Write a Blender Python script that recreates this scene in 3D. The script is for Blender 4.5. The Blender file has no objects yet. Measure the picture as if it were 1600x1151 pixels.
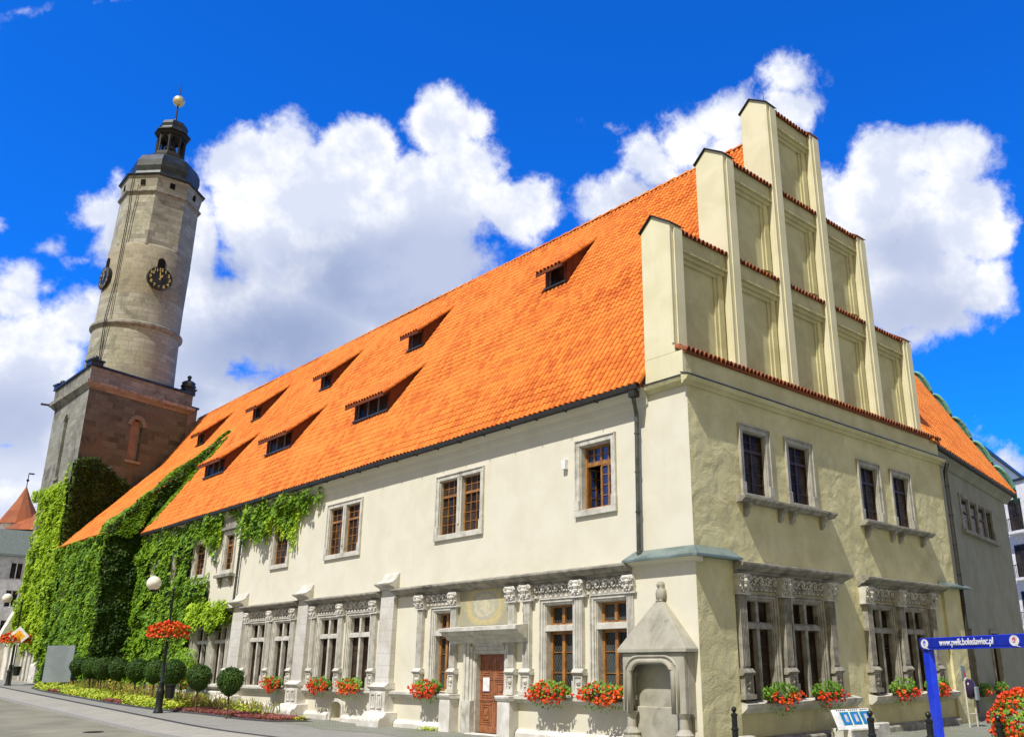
import bpy, bmesh, math, random
from mathutils import Vector, Matrix, noise
R = math.radians
random.seed(7)
scene = bpy.context.scene
COL = scene.collection

# ------------------------------------------------------------------ camera
FPX = 1364.08
HEAD, PITCH, ROLL = R(-43.6363), R(17.6095), R(-0.3239)
F = Vector((-math.sin(HEAD) * math.cos(PITCH), math.cos(HEAD) * math.cos(PITCH), math.sin(PITCH)))
RT = F.cross(Vector((0, 0, 1))).normalized()
UP = RT.cross(F)
RT, UP = math.cos(ROLL) * RT + math.sin(ROLL) * UP, -math.sin(ROLL) * RT + math.cos(ROLL) * UP
cam = bpy.data.cameras.new('camera')
cam.sensor_width = 36
cam.lens = FPX / 1600 * 36
cam.shift_x = -100 / 1600
cam.shift_y = 24.5 / 1600
cam.clip_start = 0.1
cam.clip_end = 3000
camo = bpy.data.objects.new('camera', cam)
camo.matrix_world = Matrix(((RT.x, UP.x, -F.x, -18.543614), (RT.y, UP.y, -F.y, -14.906233),
                            (RT.z, UP.z, -F.z, 2.2), (0, 0, 0, 1)))
COL.objects.link(camo)
scene.camera = camo

# ------------------------------------------------------------------ sun, view
SUND = Vector((-0.67, -0.165, 1.0)).normalized()      # towards the sun
ELEV = math.asin(SUND.z)
sun = bpy.data.lights.new('sun', 'SUN')
sun.energy = 5.0
sun.angle = R(0.5)
sun.color = (1.0, 0.955, 0.87)
suno = bpy.data.objects.new('sun', sun)
suno.rotation_euler = (-SUND).to_track_quat('-Z', 'Y').to_euler()
COL.objects.link(suno)
scene.view_settings.view_transform = 'Standard'
scene.view_settings.look = 'None'
scene.view_settings.exposure = 0.22
scene.view_settings.gamma = 1.0

# ------------------------------------------------------------------ world: blue sky with cumulus
world = bpy.data.worlds.new('World')
scene.world = world
world.use_nodes = True
wt = world.node_tree
wt.nodes.clear()


class NT:
    """tiny helper for node trees"""
    def __init__(s, t):
        s.t = t

    def n(s, typ, ins=None, **props):
        nd = s.t.nodes.new(typ)
        for k, v in props.items():
            setattr(nd, k, v)
        for k, v in (ins or {}).items():
            s.put(nd.inputs[k], v)
        return nd

    def put(s, sock, v):
        if isinstance(v, bpy.types.NodeSocket):
            s.t.links.new(v, sock)
        else:
            sock.default_value = v

    def m(s, op, a, b=None, c=None, clamp=False):
        nd = s.n('ShaderNodeMath', operation=op, use_clamp=clamp)
        s.put(nd.inputs[0], a)
        if b is not None:
            s.put(nd.inputs[1], b)
        if c is not None:
            s.put(nd.inputs[2], c)
        return nd.outputs[0]

    def vm(s, op, a, b=None):
        nd = s.n('ShaderNodeVectorMath', operation=op)
        s.put(nd.inputs[0], a)
        if b is not None:
            s.put(nd.inputs[1], b)
        return nd.outputs['Value'] if op in ('DOT_PRODUCT', 'LENGTH', 'DISTANCE') else nd.outputs[0]

    def mix(s, f, a, b, blend='MIX'):
        nd = s.n('ShaderNodeMix', data_type='RGBA', blend_type=blend)
        s.put(nd.inputs[0], f)
        s.put(nd.inputs[6], a if isinstance(a, bpy.types.NodeSocket) else tuple(a) + (1,) * (4 - len(a)))
        s.put(nd.inputs[7], b if isinstance(b, bpy.types.NodeSocket) else tuple(b) + (1,) * (4 - len(b)))
        return nd.outputs[2]

    def ss(s, x, lo, hi):
        nd = s.n('ShaderNodeMapRange', interpolation_type='SMOOTHSTEP')
        s.put(nd.inputs[0], x)
        nd.inputs[1].default_value = lo
        nd.inputs[2].default_value = hi
        nd.inputs[3].default_value = 0
        nd.inputs[4].default_value = 1
        return nd.outputs[0]

    def noise(s, vec, scale, detail=4, rough=0.55, dist=0.0):
        nd = s.n('ShaderNodeTexNoise')
        if vec is not None:
            s.put(nd.inputs['Vector'], vec)
        nd.inputs['Scale'].default_value = scale
        nd.inputs['Detail'].default_value = detail
        nd.inputs['Roughness'].default_value = rough
        nd.inputs['Distortion'].default_value = dist
        return nd.outputs[0]


W = NT(wt)
tc = W.n('ShaderNodeTexCoord').outputs['Generated']
sky = W.n('ShaderNodeTexSky', sky_type='NISHITA', sun_disc=False)
sky.sun_elevation = ELEV
sky.sun_rotation = math.atan2(SUND.x, SUND.y)
sky.air_density = 1.0
sky.dust_density = 0.2
sky.ozone_density = 3.0
# fixed directions of the place: the clouds stand over the town hall (azimuth/elevation plane)
A0 = Vector(F)
AU = Vector(RT)
AV = Vector(UP)
fw = W.vm('DOT_PRODUCT', tc, A0)
fwc = W.m('MAXIMUM', fw, 0.05)
u = W.m('DIVIDE', W.vm('DOT_PRODUCT', tc, AU), fwc)
v = W.m('DIVIDE', W.vm('DOT_PRODUCT', tc, AV), fwc)
uv = W.n('ShaderNodeCombineXYZ', {0: u, 1: v}).outputs[0]
wx = W.n('ShaderNodeTexNoise', {'Vector': tc, 'Scale': 9.0, 'Detail': 5.0, 'Roughness': 0.6})
warp = W.vm('SCALE', W.vm('SUBTRACT', wx.outputs[1], (0.5, 0.5, 0.5)))
warp.node.inputs['Scale'].default_value = 0.05
uvw = W.vm('ADD', uv, warp)


def blobfield(lst, vec):
    f = None
    for cx, cy, rx, ry, a in lst:
        mp = W.n('ShaderNodeMapping', vector_type='TEXTURE')
        W.put(mp.inputs[0], vec)
        mp.inputs['Location'].default_value = ((cx - 900) / 1364, -(cy - 600) / 1364, 0)
        mp.inputs['Rotation'].default_value = (0, 0, R(a))
        mp.inputs['Scale'].default_value = (rx / 1364, ry / 1364, 1)
        ln = W.vm('LENGTH', mp.outputs[0])
        val = W.m('MULTIPLY', W.m('SUBTRACT', 1.0, ln), min(rx, ry) / 100.0)
        f = val if f is None else W.m('MAXIMUM', f, val)
    return f


CL = [(395, 275, 90, 100, 0), (455, 235, 75, 85, 0), (540, 270, 110, 100, 0), (470, 330, 170, 120, 0), (690, 200, 70, 78, 0), (740, 190, 38, 50, 0),
      (715, 280, 95, 95, 0), (790, 322, 88, 64, 0), (655, 330, 150, 110, 0), (560, 420, 260, 120, 0), (400, 500, 190, 100, 0), (330, 620, 130, 70, 0),
      (620, 480, 200, 80, 20), (690, 430, 120, 62, 20), (310, 400, 60, 160, 0), (300, 560, 90, 80, 0), (265, 640, 80, 60, 0),
      (155, 335, 48, 42, 30), (185, 380, 60, 60, 0), (185, 290, 16, 26, 0), (140, 405, 40, 14, 10),
      (45, 560, 110, 95, 0), (110, 500, 70, 60, 20), (150, 470, 40, 34, 0), (40, 640, 130, 80, 0), (30, 730, 130, 70, 0), (0, 800, 150, 60, 0),
      (35, 440, 44, 38, 0), (80, 385, 34, 18, 0), (78, 450, 36, 20, 0), (20, 480, 60, 40, 0), (0, 350, 18, 16, 0),
      (40, 15, 70, 18, 0), (160, 6, 42, 14, 20), (960, 300, 88, 42, 18), (1020, 250, 64, 50, 0), (1075, 220, 78, 46, 30), (1135, 180, 72, 48, 25),
      (1000, 310, 90, 40, 0), (905, 345, 22, 14, 20), (1240, 125, 74, 44, 15), (1262, 165, 44, 52, 0), (1225, 165, 66, 52, 0), (1180, 230, 100, 60, 0), (960, 205, 26, 9, -20),
      (1410, 245, 95, 62, 0), (1490, 245, 84, 64, 0), (1350, 310, 110, 75, 0), (1450, 330, 130, 95, 0), (1520, 340, 82, 84, 0), (1430, 440, 150, 95, 0),
      (1545, 450, 62, 74, 0), (1500, 500, 80, 45, 0), (1430, 520, 60, 42, 0), (1350, 420, 100, 90, 0), (1300, 300, 50, 40, 0),
      (1500, 670, 75, 30, -20), (1580, 720, 60, 30, -10), (1455, 640, 40, 22, 0), (1600, 590, 12, 20, 0),
      (-250, 500, 200, 130, 0), (-200, 800, 260, 100, 0), (1900, 500, 160, 110, 0), (1900, 760, 240, 80, 0)]
GR = [(600, 440, 250, 110, 0), (430, 540, 230, 110, 10), (720, 400, 130, 60, 15), (360, 430, 90, 70, 0), (20, 650, 150, 70, 0), (1440, 480, 150, 65, 0), (1400, 400, 90, 60, 0),
      (180, 390, 50, 30, 0), (1200, 220, 70, 40, 0), (300, 620, 120, 60, 0), (1000, 300, 80, 30, 0), (1540, 700, 70, 18, -15)]
fld = blobfield(CL, uvw)
n1 = W.noise(tc, 13, 12, 0.66, 0.1)
n2 = W.noise(tc, 5.0, 4, 0.5)
dens = W.m('ADD', fld, W.m('ADD', W.m('MULTIPLY', W.m('SUBTRACT', n1, 0.5), 1.15), W.m('MULTIPLY', W.m('SUBTRACT', n2, 0.5), 0.35)))
alpha = W.ss(dens, 0.02, 0.32)
gfld = blobfield(GR, uvw)
n3 = W.noise(tc, 7, 8, 0.58, 0.0)
gray = W.ss(W.m('ADD', gfld, W.m('MULTIPLY', W.m('SUBTRACT', n3, 0.5), 1.7)), -0.2, 0.75)
billow = W.ss(W.m('ADD', W.noise(tc, 17, 9, 0.58, 0.0), W.m('MULTIPLY', dens, -0.05)), 0.36, 0.62)
ccol = W.mix(billow, (6.3, 6.8, 8.2), (9.4, 9.5, 9.8))
gvar = W.ss(W.noise(tc, 7, 8, 0.55, 0.0), 0.36, 0.66)
ccol = W.mix(gray, ccol, W.mix(gvar, (2.9, 3.6, 5.6), (4.6, 5.2, 7.0)))
front = W.ss(fw, 0.1, 0.35)
alpha = W.m('MULTIPLY', alpha, front)
skyc = W.mix(1.0, sky.outputs[0], (0.055, 0.80, 2.15), 'MULTIPLY')
# unseen warm cloud added behind the viewer to fill the shaded walls
fill_bank = W.m('MULTIPLY', W.ss(W.m('MULTIPLY', fw, -1.0), -0.25, 0.35), W.ss(W.m('ADD', W.noise(tc, 3.0, 6, 0.6), 0.22), 0.42, 0.62))
skyb = W.mix(fill_bank, skyc, (5.0, 4.3, 2.9))
fin = W.mix(alpha, skyb, ccol)
bg = W.n('ShaderNodeBackground', {'Color': fin, 'Strength': 0.1})
out = W.n('ShaderNodeOutputWorld')
wt.links.new(bg.outputs[0], out.inputs[0])
world.cycles.sampling_method = 'MANUAL'
world.cycles.sample_map_resolution = 512


# ------------------------------------------------------------------ materials
def newmat(name):
    m = bpy.data.materials.new(name)
    m.use_nodes = True
    t = m.node_tree
    t.nodes.clear()
    N = NT(t)
    b = N.n('ShaderNodeBsdfPrincipled')
    o = N.n('ShaderNodeOutputMaterial')
    t.links.new(b.outputs[0], o.inputs[0])
    return m, N, b


def bump(N, b, h, strength=0.3, dist=0.02):
    bp = N.n('ShaderNodeBump', {'Height': h, 'Strength': strength, 'Distance': dist})
    N.t.links.new(bp.outputs[0], b.inputs['Normal'])


def mottled(name, c1, c2, scale=1.5, rough=0.85, bscale=20, bstr=0.25, c3=None, s3=0.4, metal=0.0, bdist=0.02, spec=0.3, lo=0.38, hi=0.62):
    m, N, b = newmat(name)
    oc = N.n('ShaderNodeTexCoord').outputs['Object']
    f = N.ss(N.noise(oc, scale, 7, 0.6, 0.2), lo, hi)
    c = N.mix(f, c1, c2)
    if c3:
        g = N.ss(N.noise(oc, s3, 8, 0.65, 0.5), 0.55, 0.72)
        c = N.mix(g, c, c3)
    N.put(b.inputs['Base Color'], c)
    b.inputs['Roughness'].default_value = rough
    b.inputs['Metallic'].default_value = metal
    b.inputs['Specular IOR Level'].default_value = spec
    bump(N, b, N.noise(oc, bscale, 6, 0.6), bstr, bdist)
    return m


def plaster(name, c1, c2, stain, streak, bstr=0.35, bd=0.02, wav=0.0):
    m, N, b = newmat(name)
    oc = N.n('ShaderNodeTexCoord').outputs['Object']
    c = N.mix(N.ss(N.noise(oc, 0.9, 8, 0.62, 0.4), 0.35, 0.65), c1, c2)
    st = N.ss(N.noise(oc, 0.35, 9, 0.7, 0.8), 0.52, 0.75)
    c = N.mix(N.m('MULTIPLY', st, streak), c, stain)
    # rain streaks: noise stretched along z
    mp = N.n('ShaderNodeMapping')
    N.put(mp.inputs[0], oc)
    mp.inputs['Scale'].default_value = (2.2, 2.2, 0.12)
    sk = N.ss(N.noise(mp.outputs[0], 1.6, 5, 0.6), 0.56, 0.8)
    c = N.mix(N.m('MULTIPLY', sk, streak * 0.55), c, stain)
    # splashed, grubby foot of the wall
    sp = N.n('ShaderNodeSeparateXYZ')
    N.put(sp.inputs[0], oc)
    foot = N.m('MULTIPLY', N.ss(N.m('ADD', sp.outputs[2], N.m('MULTIPLY', N.noise(oc, 1.7, 5, 0.6), 1.1)), 1.5, 0.6), 0.3)
    c = N.mix(foot, c, stain)
    N.put(b.inputs['Base Color'], c)
    b.inputs['Roughness'].default_value = 0.92
    b.inputs['Specular IOR Level'].default_value = 0.15
    h = N.m('ADD', N.m('MULTIPLY', N.noise(oc, 26, 5, 0.6), 0.22), N.m('MULTIPLY', N.noise(oc, 1.3, 4, 0.5, 0.5), wav))
    bump(N, b, h, bstr, bd)
    return m


def ashlar(name, c1, c2, c3, mortar, bw=0.9, bh=0.36, dark=(0.1, 0.09, 0.075), darkamt=0.6, var=0.5, bstr=0.5):
    m, N, b = newmat(name)
    uvn = N.n('ShaderNodeTexCoord').outputs['UV']
    oc = N.n('ShaderNodeTexCoord').outputs['Object']
    br = N.n('ShaderNodeTexBrick')
    wv = N.n('ShaderNodeTexNoise', {'Vector': oc, 'Scale': 1.1, 'Detail': 3.0})
    w2 = N.vm('SCALE', N.vm('SUBTRACT', wv.outputs[1], (0.5, 0.5, 0.5)))
    w2.node.inputs['Scale'].default_value = 0.08
    N.put(br.inputs['Vector'], N.vm('ADD', uvn, w2))
    br.offset = 0.5
    br.squash = 1.3
    br.squash_frequency = 3
    br.inputs['Color1'].default_value = (0.0, 0, 0, 1)
    br.inputs['Color2'].default_value = (1, 1, 1, 1)
    br.inputs['Mortar'].default_value = (0.5, 0.5, 0.5, 1)
    br.inputs['Scale'].default_value = 1
    br.inputs['Mortar Size'].default_value = 0.012
    br.inputs['Mortar Smooth'].default_value = 0.4
    br.inputs['Bias'].default_value = 0
    br.inputs['Brick Width'].default_value = bw
    br.inputs['Row Height'].default_value = bh
    c = N.mix(N.m('MULTIPLY', br.outputs[0], var), c1, c2)
    f = N.ss(N.noise(oc, 0.5, 7, 0.65, 0.6), 0.42, 0.66)
    c = N.mix(f, c, c3)
    g = N.ss(N.noise(oc, 0.22, 9, 0.7, 0.9), 0.5, 0.68)
    c = N.mix(N.m('MULTIPLY', g, darkamt), c, dark)
    fine = N.noise(oc, 9, 6, 0.6)
    c = N.mix(N.m('MULTIPLY', N.ss(fine, 0.35, 0.75), 0.35), c, dark)
    c = N.mix(N.m('MULTIPLY', br.outputs['Fac'], 0.75), c, mortar)
    N.put(b.inputs['Base Color'], c)
    b.inputs['Roughness'].default_value = 0.9
    b.inputs['Specular IOR Level'].default_value = 0.2
    h = N.m('SUBTRACT', N.m('MULTIPLY', N.noise(oc, 7, 6, 0.6), 0.5), br.outputs['Fac'])
    bump(N, b, h, bstr, 0.03)
    return m


def leafmat(name, cols, rough=0.55, trans=0.25):
    m, N, b = newmat(name)
    gi = N.n('ShaderNodeNewGeometry')
    ramp = N.n('ShaderNodeValToRGB')
    cr = ramp.color_ramp
    cr.elements[0].position = 0
    cr.elements[0].color = tuple(cols[0]) + (1,)
    cr.elements[1].position = 1
    cr.elements[1].color = tuple(cols[-1]) + (1,)
    for i, c in enumerate(cols[1:-1]):
        e = cr.elements.new((i + 1) / (len(cols) - 1))
        e.color = tuple(c) + (1,)
    oc = N.n('ShaderNodeTexCoord').outputs['Object']
    nn = N.noise(oc, 0.7, 4, 0.6)
    x = N.m('ADD', N.m('MULTIPLY', gi.outputs['Random Per Island'], 0.6), N.m('MULTIPLY', N.ss(nn, 0.3, 0.7), 0.4))
    N.put(ramp.inputs[0], x)
    N.put(b.inputs['Base Color'], ramp.outputs[0])
    b.inputs['Roughness'].default_value = rough
    b.inputs['Specular IOR Level'].default_value = 0.3
    tr = N.n('ShaderNodeBsdfTranslucent')
    N.put(tr.inputs['Color'], N.mix(0.5, ramp.outputs[0], (0.35, 0.5, 0.01)))
    ms = N.n('ShaderNodeMixShader', {0: trans})
    N.t.links.new(b.outputs[0], ms.inputs[1])
    N.t.links.new(tr.outputs[0], ms.inputs[2])
    o = [x for x in N.t.nodes if x.type == 'OUTPUT_MATERIAL'][0]
    N.t.links.new(ms.outputs[0], o.inputs[0])
    return m


def tilemat(name, c1, c2, c3):
    m, N, b = newmat(name)
    uvn = N.n('ShaderNodeTexCoord').outputs['UV']
    oc = N.n('ShaderNodeTexCoord').outputs['Object']
    fl = N.vm('FLOOR', N.vm('ADD', uvn, (0.02, 0.02, 0)))
    wn = N.n('ShaderNodeTexWhiteNoise', noise_dimensions='2D')
    N.put(wn.inputs['Vector'], fl)
    c = N.mix(N.m('POWER', wn.outputs[0], 1.3), c1, c2)
    big = N.ss(N.noise(oc, 0.35, 6, 0.6, 0.3), 0.4, 0.7)
    c = N.mix(N.m('MULTIPLY', big, 0.55), c, c3)
    c = N.mix(N.m('MULTIPLY', N.ss(N.noise(oc, 6, 6, 0.7), 0.55, 0.8), 0.35), c, (0.16, 0.055, 0.02))
    N.put(b.inputs['Base Color'], c)
    b.inputs['Roughness'].default_value = 0.75
    b.inputs['Specular IOR Level'].default_value = 0.2
    return m


def simple(name, col, rough=0.5, metal=0.0, spec=0.5):
    m, N, b = newmat(name)
    oc = N.n('ShaderNodeTexCoord').outputs['Object']
    f = N.noise(oc, 5, 6, 0.65)
    d = tuple(x * 0.72 for x in col)
    N.put(b.inputs['Base Color'], N.mix(N.ss(f, 0.35, 0.7), col, d))
    b.inputs['Roughness'].default_value = rough
    b.inputs['Metallic'].default_value = metal
    b.inputs['Specular IOR Level'].default_value = spec
    return m


def glassmat(name, col=(0.018, 0.013, 0.010), rough=0.16, lattice=None):
    m, N, b = newmat(name)
    oc = N.n('ShaderNodeTexCoord').outputs['Object']
    c = N.mix(N.ss(N.noise(oc, 1.3, 3, 0.5), 0.4, 0.62), col, tuple(x * 3.0 for x in col))
    b.inputs['Roughness'].default_value = rough
    if lattice:
        uvn = N.n('ShaderNodeTexCoord').outputs['UV']
        s = N.n('ShaderNodeSeparateXYZ')
        N.put(s.inputs[0], uvn)
        a = N.m('MULTIPLY', N.m('ADD', s.outputs[0], N.m('MULTIPLY', s.outputs[1], 0.6)), lattice)
        d = N.m('MULTIPLY', N.m('SUBTRACT', s.outputs[0], N.m('MULTIPLY', s.outputs[1], 0.6)), lattice)
        la = N.m('LESS_THAN', N.m('PINGPONG', a, 0.5), 0.055)
        lb = N.m('LESS_THAN', N.m('PINGPONG', d, 0.5), 0.055)
        ln = N.m('MAXIMUM', la, lb)
        c = N.mix(ln, c, (0.10, 0.11, 0.12))
    N.put(b.inputs['Base Color'], c)
    b.inputs['Specular IOR Level'].default_value = 0.6 if col[2] > 0.05 else 0.05
    bump(N, b, N.noise(oc, 2.5, 2, 0.5), 0.12, 0.03)
    return m


M = {}
M['plaster'] = plaster('cream_plaster', (0.64, 0.615, 0.51), (0.60, 0.57, 0.46), (0.44, 0.40, 0.29), 0.30, wav=0.3)
M['plaster_gable'] = plaster('shade_toned_plaster', (0.64, 0.60, 0.36), (0.53, 0.49, 0.28), (0.35, 0.315, 0.17), 0.65, 0.8, 0.10, wav=1.5)  # darker, yellower copy of the cream plaster; gable shade put into the colour
M['plaster_top'] = plaster('gable_plaster', (0.68, 0.64, 0.45), (0.61, 0.57, 0.38), (0.46, 0.42, 0.25), 0.3, wav=0.4)
M['plaster_panel'] = plaster('gable_panel_plaster', (0.58, 0.54, 0.31), (0.47, 0.43, 0.24), (0.32, 0.29, 0.155), 0.5, 0.6, 0.03, wav=0.6)
M['plaster_grey'] = plaster('grey_plaster', (0.30, 0.30, 0.24), (0.25, 0.25, 0.19), (0.17, 0.17, 0.12), 0.5, wav=0.5)
M['stone'] = mottled('carved_sandstone', (0.56, 0.545, 0.485), (0.43, 0.415, 0.36), 3.0, 0.88, 30, 0.4, (0.27, 0.26, 0.22), 1.2)
M['stone_dark'] = mottled('weathered_sandstone', (0.33, 0.31, 0.26), (0.20, 0.19, 0.155), 3.0, 0.9, 24, 0.5, (0.09, 0.085, 0.07), 1.1)
M['stone_shade'] = mottled('gable_window_stone', (0.40, 0.39, 0.34), (0.30, 0.29, 0.25), 3.0, 0.88, 30, 0.4, (0.20, 0.19, 0.16), 1.2)  # darker copy of the sandstone, with the gable's shade put into colour
M['stone_light'] = mottled('pale_sandstone', (0.66, 0.64, 0.60), (0.50, 0.48, 0.43), 1.6, 0.88, 26, 0.35, (0.36, 0.35, 0.30), 0.8)
M['buttress'] = ashlar('buttress_stone', (0.60, 0.59, 0.56), (0.50, 0.47, 0.42), (0.48, 0.46, 0.40), (0.40, 0.38, 0.34), 0.8, 0.42, (0.32, 0.30, 0.26), 0.4, 0.6, 0.3)
M['tower_base'] = ashlar('tower_base_stone', (0.33, 0.335, 0.295), (0.20, 0.20, 0.17), (0.26, 0.25, 0.21), (0.15, 0.145, 0.125), 0.95, 0.42, (0.045, 0.04, 0.03), 0.8, 1.0)
M['tower_base_shade'] = ashlar('shaded_tower_stone', (0.15, 0.175, 0.155), (0.07, 0.082, 0.07), (0.14, 0.13, 0.105), (0.13, 0.145, 0.13), 0.95, 0.42, (0.02, 0.018, 0.014), 0.85, 1.0)  # darker copy of the tower stone; shade of the hall-side face put into colour
M['tower'] = ashlar('tower_stone', (0.46, 0.44, 0.36), (0.27, 0.255, 0.20), (0.37, 0.355, 0.255), (0.20, 0.19, 0.15), 0.85, 0.38, (0.10, 0.095, 0.07), 0.7, 1.0, 0.6)
M['tower_dark'] = ashlar('tower_rough_stone', (0.38, 0.34, 0.25), (0.23, 0.20, 0.15), (0.30, 0.27, 0.18), (0.52, 0.48, 0.38), 0.7, 0.36, (0.11, 0.10, 0.075), 0.5, 0.9, 0.7)
M['tile'] = tilemat('orange_pantiles', (0.72, 0.225, 0.036), (0.47, 0.11, 0.018), (0.70, 0.25, 0.05))
M['tile_red'] = tilemat('red_coping_tiles', (0.34, 0.10, 0.035), (0.20, 0.06, 0.03), (0.24, 0.10, 0.05))
M['tile_dark'] = tilemat('shaded_red_tiles', (0.15, 0.045, 0.02), (0.09, 0.03, 0.018), (0.10, 0.04, 0.02))  # shade on the dormer cheeks put into the tile colour; fascia shares it
M['canopy'] = mottled('canopy_stone', (0.37, 0.355, 0.29), (0.31, 0.295, 0.235), 2.2, 0.9, 30, 0.25, (0.22, 0.21, 0.17), 1.3)
M['slate'] = mottled('dark_copper_roof', (0.035, 0.042, 0.042), (0.015, 0.018, 0.019), 1.2, 0.38, 12, 0.15, (0.07, 0.085, 0.085), 0.6, 0.3, 0.01, 0.5)
M['lead'] = simple('dark_metal', (0.035, 0.033, 0.028), 0.6, 0.1, 0.25)
M['zinc'] = mottled('zinc_gutter', (0.12, 0.125, 0.11), (0.07, 0.075, 0.065), 3, 0.45, 15, 0.1, None, 1, 0.6)
M['copper'] = mottled('green_copper', (0.10, 0.27, 0.20), (0.07, 0.17, 0.13), 1.5, 0.55, 9, 0.3, (0.03, 0.07, 0.055), 0.8, 0.2)
M['copper_grey'] = mottled('patinated_copper', (0.20, 0.25, 0.23), (0.12, 0.165, 0.145), 1.5, 0.5, 9, 0.3, (0.22, 0.24, 0.24), 0.9, 0.3)
M['wood'] = mottled('brown_window_wood', (0.34, 0.165, 0.045), (0.23, 0.10, 0.028), 4, 0.5, 30, 0.1)
M['wood_dark'] = mottled('dark_window_wood', (0.06, 0.035, 0.02), (0.035, 0.02, 0.012), 4, 0.5, 30, 0.1)
M['frame_white'] = mottled('pale_stone_mullions', (0.56, 0.54, 0.50), (0.44, 0.42, 0.37), 4, 0.8, 30, 0.2)
M['glass'] = glassmat('dark_window_glass')
M['glass_lat'] = glassmat('leaded_glass', (0.018, 0.020, 0.018), 0.2, 9.0)
M['glass_blue'] = glassmat('blue_sky_glass', (0.02, 0.03, 0.10), 0.04)  # the sky's blue reflection is put into the base colour
M['dark'] = simple('dark_room', (0.012, 0.010, 0.008), 0.9, 0, 0.1)
M['door'] = mottled('red_brown_door_wood', (0.33, 0.135, 0.06), (0.25, 0.095, 0.042), 6, 0.55, 30, 0.2)
M['iron'] = simple('black_iron', (0.02, 0.024, 0.022), 0.4, 0.4)
M['gold'] = simple('gilding', (0.85, 0.62, 0.22), 0.35, 0.7)
M['goldball'] = simple('gilded_ball', (0.85, 0.72, 0.38), 0.3, 0.55)
M['clock'] = simple('black_clock_face', (0.012, 0.012, 0.010), 0.5)
M['globe'] = simple('opal_globe', (0.80, 0.76, 0.64), 0.25)
M['white'] = simple('white_paint', (0.80, 0.80, 0.80), 0.5)
M['blue'] = simple('blue_paint', (0.012, 0.05, 0.78), 0.35)
M['panelblue'] = simple('blue_panel', (0.02, 0.20, 0.62), 0.4)
M['panelgreen'] = simple('green_border', (0.03, 0.25, 0.20), 0.4)
M['red'] = simple('red_paint', (0.62, 0.03, 0.03), 0.4)
M['yellow'] = simple('yellow_paint', (0.85, 0.42, 0.01), 0.4)
M['greypanel'] = mottled('grey_panel', (0.24, 0.28, 0.31), (0.19, 0.225, 0.25), 1.2, 0.5, 10, 0.05)
M['bark'] = mottled('bark', (0.14, 0.10, 0.06), (0.08, 0.06, 0.04), 8, 0.9, 30, 0.6)
M['box'] = simple('brown_planter', (0.11, 0.06, 0.035), 0.7)
M['pink'] = mottled('pink_infill', (0.27, 0.21, 0.18), (0.20, 0.16, 0.14), 1.5, 0.9, 20, 0.3)
M['ivy'] = leafmat('ivy_leaves', [(0.13, 0.24, 0.008), (0.26, 0.42, 0.010), (0.40, 0.58, 0.014), (0.56, 0.70, 0.03)], 0.55, 0.35)
M['ivy_dark'] = leafmat('shade_ivy_leaves', [(0.012, 0.03, 0.004), (0.02, 0.055, 0.005), (0.04, 0.09, 0.008), (0.08, 0.14, 0.012)])  # darker leaf copy; shade of recess and hall-side tower face put into colour
M['ivy_mid'] = leafmat('wall_ivy_leaves', [(0.045, 0.12, 0.004), (0.10, 0.22, 0.006), (0.19, 0.35, 0.008), (0.34, 0.50, 0.015)], 0.55, 0.3)
M['ivyback'] = mottled('ivy_backing', (0.02, 0.045, 0.008), (0.035, 0.05, 0.015), 3, 0.9, 10, 0.8)  # dark fill sheet behind the ivy leaves, also the core of the bushes
M['topiary'] = leafmat('clipped_leaves', [(0.014, 0.040, 0.004), (0.024, 0.062, 0.005), (0.04, 0.10, 0.007), (0.065, 0.14, 0.010)], 0.6, 0.1)
M['geranium_leaf'] = leafmat('geranium_leaves', [(0.05, 0.13, 0.012), (0.10, 0.22, 0.02), (0.17, 0.33, 0.03), (0.26, 0.42, 0.04)])
M['geranium'] = leafmat('geranium_petals', [(0.55, 0.015, 0.012), (0.78, 0.045, 0.015), (0.90, 0.11, 0.02), (0.92, 0.26, 0.05)], 0.6, 0.2)
M['bedleaf'] = leafmat('bed_plants', [(0.16, 0.27, 0.02), (0.32, 0.42, 0.03), (0.50, 0.56, 0.05), (0.60, 0.56, 0.06)])
M['grassy'] = leafmat('bed_grasses', [(0.08, 0.15, 0.02), (0.20, 0.24, 0.04), (0.40, 0.26, 0.07), (0.46, 0.18, 0.06)])
M['heather'] = leafmat('plum_ground_cover', [(0.20, 0.035, 0.07), (0.32, 0.06, 0.11), (0.40, 0.12, 0.12), (0.26, 0.09, 0.06)])
M['soil'] = mottled('bed_soil', (0.08, 0.06, 0.035), (0.05, 0.045, 0.02), 3, 0.95, 14, 0.6)


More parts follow.
